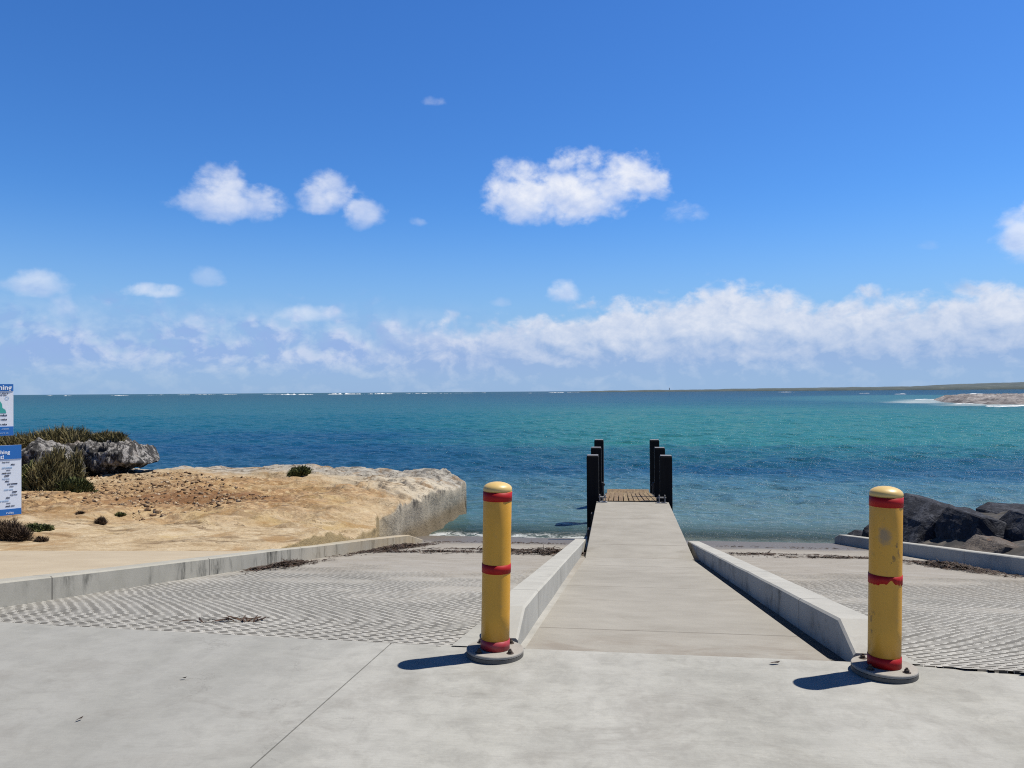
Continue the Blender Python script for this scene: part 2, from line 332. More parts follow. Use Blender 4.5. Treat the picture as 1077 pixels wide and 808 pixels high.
ramp_sheet('gap_floor', 1.19, 1.33, 4.63, 13.4, -.03, M_dirt_shade); ramp_sheet('gap_floor', -.68, -.57, 4.7, 13.2, -.014, M_ramp)
# diamond grooves: two families of V-cuts, silting up with sand down the slope
def grooves(x0, x1, y0a, y0b, y1):
    """rows of short slots pressed into the concrete, staggered from row to row like expanded mesh"""
    px_, py_ = .098, .050
    qx = np.array([-.035, -.030, -.017, -.013, .013, .017, .030, .035]); kx = np.arange(math.floor(x0/px_)-2, math.ceil(x1/px_)+2)
    gx = (kx[:, None]*px_+qx[None]).ravel(); ca = np.tile([0, 1, 1, 1, 1, 1, 1, 0], len(kx)).astype(float); cb = np.tile([1, 1, 1, 0, 0, 1, 1, 1], len(kx)).astype(float)
    qy = np.array([0, .002, .0195, .0215]); ny_ = int((y1-min(y0a, y0b))/py_); ky = np.arange(ny_); gy = (ky[:, None]*py_+qy[None]).ravel()+min(y0a, y0b)
    ry = np.tile([0, 1, 1, 0], ny_).astype(float); par = np.repeat(ky % 2, 4)
    Xg, Yg = np.meshgrid(gx, gy); d = ry[:, None]*ca[None]
    g_ = np.random.default_rng(int(x0*10)+99); sh_ = np.repeat((ky*.049+.022*np.sin(ky*.31)+g_.uniform(-.014, .014, ny_)) % px_, 4); Xg = Xg+sh_[:, None]
    Yg = Yg+.09*(fbm(Xg*.55, Yg*.45, o=3, s=3)-.5)+(Xg-x0)/(x1-x0)*(y0b-y0a)*(y0a > y0b)*0; Xg = Xg+.05*(fbm(Xg*.35+9, Yg*.5, o=2, s=4)-.5)
    F = grid_faces(len(gy), len(gx)); cx_ = Xg.ravel()[F].mean(1); cy_ = Yg.ravel()[F].mean(1)
    ylow = y0a+(cx_-x0)/(x1-x0)*(y0b-y0a)
    F = F[(cx_ > x0) & (cx_ < x1) & (cy_ > ylow) & (cy_ < y1)]
    used, inv = np.unique(F, return_inverse=True); F = inv.reshape(-1, 4)
    x, y, dd = Xg.ravel()[used], Yg.ravel()[used], d.ravel()[used]
    fill = fbm(x*.55+3, y*.5+1, o=4, s=11); fill2 = fbm(x*1.7, y*2.2, o=3, s=21)
    amt = np.clip(1.2-sst(y+(fill-.5)*5.0+(fill2-.5)*3., 7.4, 11.6)*1.25, 0, 1)*(1-.85*sst(fill2, .46, .70)*sst(y, 5., 7.5))
    z = rz(y)-dd*.058*amt+.004*(fbm(x*3, y*3, o=3, s=8)-.5)
    o = struct(from_np('boat_ramp_grooves', np.stack([x, y, z], 1), F, M_ramp)); o.data.materials.append(M_slot_shade)
    at_ = o.data.attributes.new('slot_shade', 'FLOAT', 'POINT'); at_.data.foreach_set('value', np.clip(amt*1.15-.1, 0, 1).astype(np.float32))
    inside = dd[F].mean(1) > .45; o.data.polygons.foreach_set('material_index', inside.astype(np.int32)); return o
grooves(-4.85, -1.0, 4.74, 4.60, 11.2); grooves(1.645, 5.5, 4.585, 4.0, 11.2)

# ------------------------------------------------------------------ kerbs
def kerb(name, label, mat, pts, width, height, side, chamfer=.35, start=.05, taper_end=0.):
    """pts: inner-face base line (x, y) up to the far end; width goes to `side` (+1/-1)"""
    (xa, ya), (xb, yb) = pts; yy = [ya, ya+chamfer] if chamfer else [ya]
    yy += list(np.arange(math.ceil(ya+chamfer+.3), yb-.2, .8))+[yb]; hh = []
    bm = bmesh.new(); prev = None; b = .014
    for i, y in enumerate(yy):
        x = xa+(xb-xa)*(y-ya)/(yb-ya)+(rng.random()-.5)*.008
        h = height if not (chamfer and i == 0) else start
        if taper_end and i == len(yy)-1: h = taper_end
        h += (rng.random()-.5)*.008; z = rz(y) if y > Y0 else 0.; w = width*side
        ring = [(x-.012*side*0, z-.25), (x, z+h-b), (x+b*side, z+h), (x+w-b*side, z+h), (x+w, z+h-b), (x+w, z-.25)]
        ring = [bm.verts.new((q[0], y, q[1])) for q in ring]
        if prev:
            for a in range(5): bm.faces.new((prev[a], prev[a+1], ring[a+1], ring[a]))
        else: bm.faces.new(ring)
        prev = ring
    bm.faces.new(prev)
    return tag(obj(name, bm, mat), label, 'kerb', 'concrete kerbs of the boat ramp')
kerb('kerb', 'long stained concrete kerb beside the sandstone rock and tan path', M_kerb_old, ((-4.93, 3.0), (-4.42, 17.0)), .2, .2, -1, 0, taper_end=.06)
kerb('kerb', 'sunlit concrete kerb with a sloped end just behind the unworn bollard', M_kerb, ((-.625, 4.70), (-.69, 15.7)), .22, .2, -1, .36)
kerb('kerb', 'concrete kerb with a shaded face and sloped end beside the scuffed bollard', M_kerb_grime_shade, ((1.315, 4.63), (1.335, 15.6)), .23, .2, 1, .33)
kerb('kerb', 'shaded concrete kerb at the foot of the black boulders', M_kerb, ((5.42, 5.5), (5.47, 20.8)), .2, .24, 1, 0, taper_end=.16)

# ------------------------------------------------------------------ tan footpath and rock platform on the left
M_rubble, t, p = material('dark_rubble'); P = wpos(t); t.put(p.inputs['Base Color'], t.ramp(t.noise(P, 3., 7, .7), [(.32, (.012, .012, .012, 1)), (.52, (.05, .045, .04, 1)), (.68, (.17, .145, .115, 1))])); p.inputs['Roughness'].default_value = .9
M_path, t, p, c, P = concrete('tan_path_concrete', (.43, .355, .25, 1), (.56, .48, .35, 1), (.36, .29, .2, 1), .8)
# far edge runs straight from (-8.0, 8.85) to (-5.0, 9.8)
pe = lambda x: 8.86+(x+7.76)*.385
bm = bmesh.new(); zz = lambda x, y: rz(y)+.19
xx = np.linspace(-5.08, -13, 12); rows = []
for x in xx: rows.append([bm.verts.new((x if y > 3.1 else x, y, (rz(y) if y > Y0 else 0)+.192)) for y in list(np.linspace(3., 4.62, 3))+list(np.linspace(4.9, min(pe(x), 9.9), 8))])
for a, b in zip(rows, rows[1:]):
    for i in range(len(a)-1): bm.faces.new((a[i], a[i+1], b[i+1], b[i]))
# first row follows the kerb
for v in rows[0]: v.co.x = -4.93+(v.co.y-3)/14*.51-.17
o = obj('footpath', bm, M_path); struct(o)
for f in o.data.polygons: pass

M_rock, t, p = material('sandstone_platform'); P = wpos(t); X_, Y_, Z_ = t.sep(P)
n1 = t.noise(P, .45, 6, .62, .8); n2 = t.noise(P, 1.7, 7, .68, .5); n3 = t.noise(P, 14., 5, .7); n4 = t.noise(P, 1., 6, .68, .6, mult=(.7, 2.6, 2.))
c = t.ramp(t.m('ADD', t.m('MULTIPLY', n2, .6), t.m('MULTIPLY', n3, .4)), [(.28, (.25, .165, .085, 1)), (.42, (.42, .31, .18, 1)), (.54, (.57, .455, .295, 1)), (.70, (.70, .60, .44, 1))])
# ochre and rusty gravel on the middle of the platform
d = t.v('LENGTH', t.v('MULTIPLY', t.v('SUBTRACT', P, (-11.4, 18.0, 0.)), (.17, .21, 0.)))
grv = t.step(t.m('ADD', d, t.m('MULTIPLY', t.m('SUBTRACT', n1, .5), 1.4)), 1.25, .5)
peb = t.voro(P, 11., out='Color'); pr = t.sep(peb)[0]
gcol = t.ramp(pr, [(0., (.15, .075, .03, 1)), (.35, (.33, .175, .07, 1)), (.7, (.46, .28, .125, 1)), (1., (.62, .46, .26, 1))])
c = t.mix(t.m('MULTIPLY', grv, .75), c, gcol)
d2 = t.v('LENGTH', t.v('MULTIPLY', t.v('SUBTRACT', P, (-10.2, 17.6, 0.)), (.33, .55, 0.)))
rust = t.step(t.m('ADD', d2, t.m('MULTIPLY', t.m('SUBTRACT', n2, .5), 1.2)), 1.05, .45); c = t.mix(t.m('MULTIPLY', rust, .72), c, (.20, .085, .032, 1))
c = t.mix(t.m('MULTIPLY', t.step(n4, .5, .66), t.step(Y_, 18., 13., .15, .8)), c, (.20, .13, .07, 1))
yel = t.step(n1, .5, .66, 0., .5); c = t.mix(t.m('MULTIPLY', yel, t.step(X_, -12., -7.)), c, (.50, .35, .13, 1))
# bare pale limestone towards the sea wall
pale = t.step(t.m('ADD', t.m('ADD', t.m('MULTIPLY', X_, .42), t.m('MULTIPLY', Y_, .30)), t.m('MULTIPLY', t.m('SUBTRACT', n1, .5), 3.)), 2.7, 4.3)
c = t.mix(t.m('MULTIPLY', pale, .8), c, t.mix(n3, (.45, .41, .33, 1), (.68, .64, .55, 1)))
rim = t.step(t.m('ADD', Y_, t.m('MULTIPLY', t.m('SUBTRACT', n2, .5), 2.5)), 22.7, 24.2); rdark = t.step(t.noise(P, 3.2, 7, .75, mult=(1., 1.3, 2.)), .46, .6)
c = t.mix(t.m('MULTIPLY', rim, .85), c, t.mix(rdark, (.44, .425, .385, 1), (.10, .095, .09, 1)))
cg = t.m('MULTIPLY', t.step(t.noise(P, 2.1, 7, .75, 1.), .5, .62), t.m('MULTIPLY', t.step(X_, -9.5, -6.5), t.step(Y_, 17.5, 21.))); c = t.mix(t.m('MULTIPLY', cg, .75), c, (.13, .12, .11, 1))
och = t.step(t.noise(P, .75, 6, .66, .9), .52, .64, 0., .5); c = t.mix(och, c, (.34, .19, .065, 1))
fis = t.m('ABSOLUTE', t.m('SUBTRACT', t.noise(P, .8, 6, .6, 1.2, mult=(1., 1.6, 1.)), .5)); c = t.mix(t.m('MULTIPLY', t.step(fis, .018, .003), t.step(t.noise(P, .5, 3), .45, .6, 0., .75)), c, (.10, .065, .035, 1))
spk = t.step(t.voro(P, 6.5), .16, .06); c = t.mix(t.m('MULTIPLY', spk, t.step(t.noise(P, 1.3, 4), .48, .62, 0., .8)), c, (.13, .09, .055, 1))
# wall face: lichen-dark drips under the lip, brown to the water line
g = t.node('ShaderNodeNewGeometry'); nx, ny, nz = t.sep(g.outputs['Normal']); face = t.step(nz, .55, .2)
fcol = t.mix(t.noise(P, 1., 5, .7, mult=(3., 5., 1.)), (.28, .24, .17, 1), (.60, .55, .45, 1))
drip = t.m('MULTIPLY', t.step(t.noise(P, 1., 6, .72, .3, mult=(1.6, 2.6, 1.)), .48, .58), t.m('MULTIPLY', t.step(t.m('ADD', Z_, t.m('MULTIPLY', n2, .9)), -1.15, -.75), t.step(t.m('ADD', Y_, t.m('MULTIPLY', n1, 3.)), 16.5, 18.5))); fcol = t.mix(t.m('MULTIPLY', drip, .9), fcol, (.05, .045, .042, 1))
fcol = t.mix(t.step(Z_, -1.75, -2.15, 0., .75), fcol, (.17, .12, .06, 1)); fcol = t.mix(t.m('MULTIPLY', t.step(t.m('ADD', Y_, t.m('MULTIPLY', n2, 1.5)), 18.9, 17.2), .75), fcol, (.40, .285, .12, 1))
c = t.mix(face, c, fcol)
t.put(p.inputs['Base Color'], c); p.inputs['Roughness'].default_value = .93; p.inputs['Specular IOR Level'].default_value = .2
hgt = t.m('ADD', t.m('MULTIPLY', n2, .7), t.m('MULTIPLY', n3, .35)); t.put(p.inputs['Normal'], t.bump(t.m('ADD', hgt, t.m('MULTIPLY', t.m('MULTIPLY', pr, grv), .25)), 1., .07))

def edge_x(y):          # line of the sea wall
    e = np.interp(y, [8, 11.5, 13.0, 14.6, 15.8, 17.3, 18.2, 20, 22.5, 24.6, 25.6], [-4.83, -4.74, -4.84, -5.12, -5.18, -5.58, -5.45, -5.35, -5.15, -4.98, -5.2])
    return e+.16*(fbm(y*1.1, y*0, o=3, s=31)-.5)*sst(y, 12, 14)
def far_y(x): return 25.2+1.0*(fbm(np.asarray(x)*.5, np.asarray(x)*0+3, o=4, s=41)-.5)-.35*sst(np.asarray(x), -6.5, -5)
def plat_z(x, y):
    zb = np.interp(y, [8, 9.6, 11, 12.5, 14, 17, 20, 24, 30], [-.40, -.55, -.70, -.83, -.95, -1.03, -1.08, -1.10, -1.2])
    zb = np.minimum(zb, rz(y)+.19+2.6*sst(y, 9.9, 21.)+.3*sst(-x, 5.2, 8.))
    n_ = fbm(x*.35, y*.35, o=5, s=51)-.5; r_ = fbm(x*.9, y*1.1, o=4, s=61, ridged=True)-.5
    fl = sst(y, 9.4, 11.5)
    z = zb+n_*.42*fl+r_*.2*fl*sst(y, 11, 15)+.10*(fbm(x*2.2, y*3.0, o=5, s=71, gain=.6)-.5)*fl
    tr_ = (y*1.3-x*.25)+1.8*(fbm(x*.4, y*.4, o=3, s=85)-.5); led = tr_-np.floor(tr_); z = z+fl*.07*(sst(led, 0, .1)-led)*sst(fbm(x*.3+4, y*.4, o=2, s=86), .42, .6)
    # pale swell near the far edge, stepped beds on the seaward corner
    z = z+.18*np.exp(-(((x+11.3)/2.4)**2+((y-23.8)/1.)**2))
    crn = sst(x, -9.5, -6.5)*sst(y, 17, 20)
    bed = (x*.75+y*.5)*1.25+1.6*(fbm(x*.5, y*.5, o=3, s=81)-.5); z = z+crn*.11*(sst(bed-np.floor(bed), .0, .16)-(bed-np.floor(bed)))
    return z
ya = np.concatenate([np.arange(8.4, 25.0, .075), np.arange(25.0, 27.2, .04)])
tt = np.concatenate([-np.linspace(0, 1, 26)**1.0*.0, [0]])[-1:]
s_in = np.concatenate([[60, 45, 34, 28, 24, 21], np.arange(18.5, 6, -.14), np.arange(6, 1.2, -.075), np.arange(1.2, .02, -.035)])        # distance inland from the wall edge
Yg, Sg = np.meshgrid(ya, s_in, indexing='ij'); Xg = edge_x(Yg)-Sg
Zg = plat_z(Xg, Yg)
lobe = .5+.5*np.sin(Yg*1.9+1.)*sst(Yg, 13.5, 15)
Zg -= (.24+.12*lobe)*np.exp(-Sg/.7)*sst(Yg, 12.5, 15)
Zg -= .45*np.exp(-Sg/1.2)*np.exp(-((Yg-17.6)/.35)**2)*.35
drop = sst(Yg, far_y(Xg), far_y(Xg)+.22); Zg = Zg*(1-drop)+(-3.6)*drop
# path border: platform starts at the path edge
Zpath = rz(Yg)+.175; near = sst(Yg, pe(Xg)-.05, pe(Xg)+.5); Zg = np.where(Yg < pe(Xg)-.05, Zpath-.05, Zg*near+Zpath*(1-near))
# the vertical wall itself, six rows down to the sea bed
downs = np.array([.0, .05, .12, .25, .4, .6, .8, 1.0]); Wz = []; Wx = []
lip = Zg[:, -1]
for i, q in enumerate(downs):
    zrow = lip+(np.minimum(rz(ya)-.35, lip-.05)-lip)*q
    zrow = np.where(ya > 16.5, lip+(-3.4-lip)*q, zrow)
    bulge = .05+.07*q+.17*sst(q, 0, .25)*(fbm(ya*1.6, zrow*2.2, o=4, s=91)-.5)*sst(ya, 12.5, 14)-.10*np.exp(-((q-.35)/.15)**2)*sst(ya, 17, 19)
    Wz.append(zrow); Wx.append(edge_x(ya)+bulge*(.3 if q < .03 else 1)*sst(ya, 11.5, 13.5))
Xa = np.concatenate([Xg, np.stack(Wx, 1)], 1); Za = np.concatenate([Zg, np.stack(Wz, 1)], 1); Ya = np.repeat(ya[:, None], Xa.shape[1], 1)
Ya[:, -len(downs):] += .1*(fbm(Ya[:, -len(downs):]*2, Za[:, -len(downs):]*2, o=3, s=95)-.5)
drop2 = sst(Ya, far_y(Xa), far_y(Xa)+.22); Za = Za*(1-drop2)+np.minimum(Za, -3.6)*drop2
F = grid_faces(*Xa.shape)[:, ::-1]
struct(from_np('rock_platform', np.stack([Xa.ravel(), Ya.ravel(), Za.ravel()], 1), F, M_rock, smooth=True))
# land under and behind, left and right of the ramp
yl = np.linspace(4.2, 9.6, 30); xl = np.linspace(-60, -12.5, 30); Xl, Yl = np.meshgrid(xl, yl); Zl = np.where(Yl > Y0, rz(Yl), 0)+.19+.15*(fbm(Xl*.4, Yl*.4, o=4, s=5)-.5)
struct(from_np('sandy_terrain', np.stack([Xl.ravel(), Yl.ravel(), Zl.ravel()], 1), grid_faces(*Xl.shape), M_rock, smooth=True))
yl = np.linspace(3.9, 26, 220); xl = 5.64+39.4*np.linspace(0, 1, 200)**2; Xl, Yl = np.meshgrid(xl, yl)
Zl = np.where(Yl > Y0, rz(Yl), 0)+.02+np.minimum((Xl-5.64)*.25, 1.2)*sst(Yl, 6, 9)+(.25*(fbm(Xl*.6, Yl*.6, o=4, s=6)-.5)+.3*(fbm(Xl*1.3, Yl*1.3, o=5, s=16, ridged=True, gain=.6)-.6))*sst(Xl, 5.7, 6.5)-1.5*sst(Yl, 19, 25)
struct(from_np('sandy_terrain', np.stack([Xl.ravel(), Yl.ravel(), Zl.ravel()], 1), grid_faces(*Xl.shape), M_rubble, smooth=True))

# ------------------------------------------------------------------ sea
M_sea, t, p = material('sea_water'); P = wpos(t); X_, Y_, Z_ = t.sep(P)
wl = t.noise(P, .035, 4, .55, .5, mult=(.16, 1., 1.)); ws = t.noise(P, .16, 5, .62, .3, mult=(.13, 1., 1.))
# distance off the shore in a log scale, edges broken up by sea-grass patches
ly = t.m('LOGARITHM', t.m('MAXIMUM', Y_, 5.), 10.)
lw = t.m('ADD', ly, t.m('ADD', t.m('MULTIPLY', t.m('SUBTRACT', wl, .5), .34), t.m('MULTIPLY', t.m('SUBTRACT', ws, .5), .26)))
def L(v): return (math.log10(v)-1.2)/2.3
pos = t.m('DIVIDE', t.m('SUBTRACT', lw, 1.2), 2.3)
cR = t.ramp(pos, [(L(18), (.15, .17, .13, 1)), (L(22), (.13, .21, .21, 1)), (L(30), (.075, .185, .235, 1)), (L(35), (.045, .145, .225, 1)), (L(42), (.013, .078, .150, 1)), (L(50), (.018, .105, .155, 1)), (L(62), (.036, .20, .205, 1)), (L(120), (.034, .195, .20, 1)), (L(190), (.02, .145, .185, 1)), (L(300), (.012, .095, .165, 1)), (L(900), (.009, .065, .135, 1))])
cL = t.ramp(pos, [(L(18), (.10, .135, .10, 1)), (L(24), (.05, .14, .17, 1)), (L(33), (.026, .105, .18, 1)), (L(55), (.010, .075, .17, 1)), (L(85), (.010, .115, .18, 1)), (L(150), (.010, .12, .17, 1)), (L(400), (.008, .09, .135, 1)), (L(900), (.007, .072, .118, 1))])
side = t.step(t.m('ADD', t.m('DIVIDE', X_, Y_), t.m('MULTIPLY', t.m('SUBTRACT', wl, .5), .3)), -.38, .05)
c = t.mix(side, cL, cR)
# shoal around the low rocky spit
sd = t.v('LENGTH', t.v('MULTIPLY', t.v('SUBTRACT', P, (190., 330., 0.)), (.0085, .0052, 0.)))
c = t.mix(t.step(t.m('ADD', sd, t.m('MULTIPLY', t.m('SUBTRACT', wl, .5), .6)), 1.25, .85, 0., .6), c, (.05, .2, .23, 1))
# white caps and streaks
cap = t.m('MULTIPLY', t.step(t.noise(P, 1., 6, .72, .2, mult=(.16, .5, 1.)), .685, .74), t.step(t.noise(P, .02, 3), .45, .6, .1, 1.))
cap = t.m('MULTIPLY', cap, t.step(Y_, 30., 70., .0, .6))
# wash at the water's edge
edge_n = t.m('ADD', Y_, t.m('MULTIPLY', t.m('SUBTRACT', t.noise(P, .8, 5, .6), .5), 1.6))
lace = t.step(t.noise(P, 3.2, 6, .75, .6), .44, .56)
wash = t.m('MULTIPLY', t.m('MULTIPLY', t.step(edge_n, 20.2, 20.5), t.step(edge_n, 21.7, 20.9)), lace)
wash = t.m('MULTIPLY', wash, t.step(X_, -1., 2., .8, .25))
xb = t.m('ADD', 88., t.m('MULTIPLY', t.m('MAXIMUM', t.m('SUBTRACT', Y_, 235.), 0.), .35)); ln = t.noise(P, .06, 6, .7, .8, mult=(.5, 1., 1.))
surf_ = t.m('MULTIPLY', t.step(t.m('SUBTRACT', X_, xb), -26., -2.), t.m('MULTIPLY', t.step(Y_, 166., 188.), t.step(Y_, 400., 270.)))
surf_ = t.m('MULTIPLY', t.step(t.m('ADD', ln, t.m('MULTIPLY', surf_, .35)), .66, .92), t.m('MULTIPLY', surf_, .5))
foam = t.m('MAXIMUM', t.m('MAXIMUM', cap, wash), surf_); c = t.mix(foam, c, (.82, .85, .86, 1))
rip = t.m('ADD', t.noise(P, 3.2, 5, .62, .3, mult=(.7, 1.3, 1.)), t.m('MULTIPLY', t.noise(P, .8, 5, .62, .3, mult=(.55, 1.5, 1.)), 1.8))
bmp = t.node('ShaderNodeBump'); t.put(bmp.inputs['Height'], rip); bmp.inputs['Distance'].default_value = .13; bmp.inputs['Strength'].default_value = 1.
# body colour of the water under a skin of reflection; wave slopes keep the reflection from reaching full strength at the horizon
df = t.node('ShaderNodeBsdfDiffuse'); t.put(df.inputs[0], c); t.put(df.inputs['Normal'], bmp.outputs[0])
gl_ = t.node('ShaderNodeBsdfGlossy'); gl_.inputs['Roughness'].default_value = .05; gl_.inputs[0].default_value = (1, 1, 1, 1); t.put(gl_.inputs['Normal'], bmp.outputs[0])
fr = t.node('ShaderNodeFresnel'); fr.inputs[0].default_value = 1.333; t.put(fr.inputs['Normal'], bmp.outputs[0])
ff = t.m('MULTIPLY', t.m('MINIMUM', fr.outputs[0], .22), t.m('SUBTRACT', 1., foam))
ms = t.node('ShaderNodeMixShader'); t.put(ms.inputs[0], ff); t.l.new(df.outputs[0], ms.inputs[1]); t.l.new(gl_.outputs[0], ms.inputs[2])
tr = t.node('ShaderNodeBsdfTransparent'); tr.inputs[0].default_value = (.80, .93, .90, 1)
mx = t.node('ShaderNodeMixShader'); opq = t.m('MAXIMUM', t.step(Y_, 20., 24.5, .18, 1.), foam)
# the deeper water off the wall and past the platform is opaque too
t.put(mx.inputs[0], opq); t.l.new(tr.outputs[0], mx.inputs[1]); t.l.new(ms.outputs[0], mx.inputs[2])
out = [q for q in t.n if q.type == 'OUTPUT_MATERIAL'][0]; t.l.new(mx.outputs[0], out.inputs[0])
r_ = [17.]
while r_[-1] < 60000: r_.append(r_[-1]+max(.11, .0024*(r_[-1]-10), .00045*r_[-1]*r_[-1]*.35 if r_[-1] > 150 else 0))
r_ = np.array(r_); th = np.linspace(R(-68), R(68), 860)-YAW*0-R(5)
Rg, Tg = np.meshgrid(r_, th, indexing='ij'); Xs = np.sin(Tg)*Rg; Ys = np.cos(Tg)*Rg
Zs = np.zeros_like(Xs); near = Rg < 700
wr = np.random.default_rng(3)
for i in range(46):
    lam = .4*(13.**(i/45.)); ang = R(74)+wr.normal()*.7; kx, ky = 2*math.pi/lam*math.cos(ang), 2*math.pi/lam*math.sin(ang)
    amp = .0088*lam**.5; samp = np.maximum(Rg*.0028, .0024*(Rg-10)); fade = np.clip(1.6-samp*5/lam, 0, 1)
    ph = wr.random()*6.28; wv = np.sin(kx*Xs+ky*Ys+ph+1.5*np.sin(.07*kx*Ys+.05*ky*Xs+i)); Zs += amp*fade*(wv+.25*np.cos(2*(kx*Xs+ky*Ys+ph)))
gust = .55+.9*fbm(Xs*.05, Ys*.08, o=3, s=2); shore = .12+.88*sst(Ys, 20.5, 30)
Zs = Zs*gust*shore+WATER
struct(from_np('sea', np.stack([Xs.ravel(), Ys.ravel(), Zs.ravel()], 1), grid_faces(*Xs.shape)[:, ::-1], M_sea, smooth=True))
M_bed, t, p = material('sea_bed'); p.inputs['Base Color'].default_value = (.12, .16, .12, 1)
struct(sheet('sea_bed', [(-200, 26), (200, 26), (200, 400), (-200, 400)], M_bed, -6.))

# ------------------------------------------------------------------ jetty
M_dark, t, p = material('dark_wet_timber'); P = wpos(t); t.put(p.inputs['Base Color'], t.ramp(t.noise(P, 3., 5, .65, mult=(3., 3., .7)), [(.3, (.012, .011, .011, 1)), (.7, (.045, .04, .036, 1))])); p.inputs['Roughness'].default_value = .7
jet = thing('jetty', 'narrow concrete jetty deck running out over the water', 'jetty', (.3, 16.5, -1.28))
def local(o, root): o.matrix_parent_inverse = Matrix.Translation(-root.location); return o
zt = rz(13.2)
bm = bmesh.new(); box(bm, ((xs0+xs1)/2+.01, (13.2+19.85)/2+.004, zt-.11), (xs1-xs0+.05, 6.65-.008, .22), bevel=.012)
local(obj('deck', bm, M_slab, jet), jet)
for y in (15.0, 17.2, 19.4):
    bm = bmesh.new(); box(bm, (.31, y, zt-.37), (2.05, .3, .29), bevel=.01); local(obj('crossbeam', bm, M_dark, jet), jet)
    for x in (-.55, 1.17):
        bm = bmesh.new(); lathe(bm, [(0, -3.9), (.15, -3.9), (.145, zt-.52), (0, zt-.52)], 16); bmesh.ops.translate(bm, vec=(x, y, 0), verts=bm.verts); local(obj('pile', bm, M_dark, jet), jet)
M_galv, t, p = material('galvanised_steel'); P = opos(t); t.put(p.inputs['Base Color'], t.ramp(t.noise(P, 9., 4), [(.3, (.25, .25, .25, 1)), (.7, (.45, .45, .46, 1))])); p.inputs['Metallic'].default_value = .4; p.inputs['Roughness'].default_value = .55
for x in (-.43, 1.06):
    bm = bmesh.new(); box(bm, (x, 19.72, zt+.006), (.24, .16, .014)); box(bm, (x-.07, 19.74, zt+.105), (.02, .12, .18)); box(bm, (x+.07, 19.74, zt+.105), (.02, .12, .18))
    b2 = bmesh.new(); lathe(b2, [(0, -.1), (.02, -.1), (.02, .1), (0, .1)], 12); bmesh.ops.rotate(b2, matrix=Matrix.Rotation(R(90), 3, 'Y'), verts=b2.verts); bmesh.ops.translate(b2, vec=(x, 19.75, zt+.13), verts=b2.verts)
    h = local(obj('hinge_bracket', bm, M_galv, jet), jet); o = obj('hinge_pin', b2, M_galv, h); o.matrix_parent_inverse = h.matrix_basis.inverted() @ Matrix.Translation(-jet.location) if False else Matrix.Translation(-jet.location)
    o.matrix_parent_inverse = (Matrix.Translation(jet.location) @ h.matrix_parent_inverse).inverted()
M_plank, t, p = material('weathered_brown_planks'); P = wpos(t); rnd = t.node('ShaderNodeObjectInfo').outputs['Random']
c = t.ramp(t.noise(P, 2., 6, .7, .4, mult=(9., .8, 3.)), [(.3, (.07, .045, .02, 1)), (.5, (.24, .165, .075, 1)), (.72, (.44, .33, .17, 1))]); c = t.mix(t.m('MULTIPLY', rnd, .5), c, (.16, .085, .04, 1))
t.put(p.inputs['Base Color'], c); p.inputs['Roughness'].default_value = .85
gw = thing('timber_gangway', 'brown timber gangway hinged to the jetty end between the black posts', 'gangway', (.32, 19.9, zt))
ga, gb = Vector((0, 19.93, zt-.015)), Vector((0, 26.4, -1.93)); gl = (gb-ga).length; gm = (ga+gb)/2; gr = Matrix.Rotation(math.atan2(gb.z-ga.z, gb.y-ga.y), 3, 'X')
npl = 11; x0g, x1g = -.43, 1.03; pw = (x1g-x0g)/npl
for i in range(npl):
    bm = bmesh.new(); box(bm, (x0g+pw*(i+.5), gm.y, gm.z+rng.random()*.012), (pw-.022, gl-.02*rng.random(), .045), gr @ Matrix.Rotation((rng.random()-.5)*.05, 3, 'Y'), bevel=.005); local(obj('plank', bm, M_plank, gw), gw)
for x in (x0g-.03, x1g+.03):
    bm = bmesh.new(); box(bm, (x, gm.y, gm.z-.09), (.055, gl, .2), gr, bevel=.006); local(obj('side_beam', bm, M_dark, gw), gw)
# floating pontoon under the lower end of the gangway
pt = thing('floating_pontoon', 'low floating pontoon at the far end of the brown gangway', 'pontoon', (.3, 26.9, -2.3))
bm = bmesh.new(); box(bm, (.3, 27.0, -2.28), (1.5, 2.6, .42), bevel=.03); local(obj('float', bm, M_dark, pt), pt)
for i in range(8):
    bm = bmesh.new(); box(bm, (.3, 25.85+.33*i, -2.045), (1.48, .29, .04), bevel=.004); local(obj('plank', bm, M_plank, pt), pt)

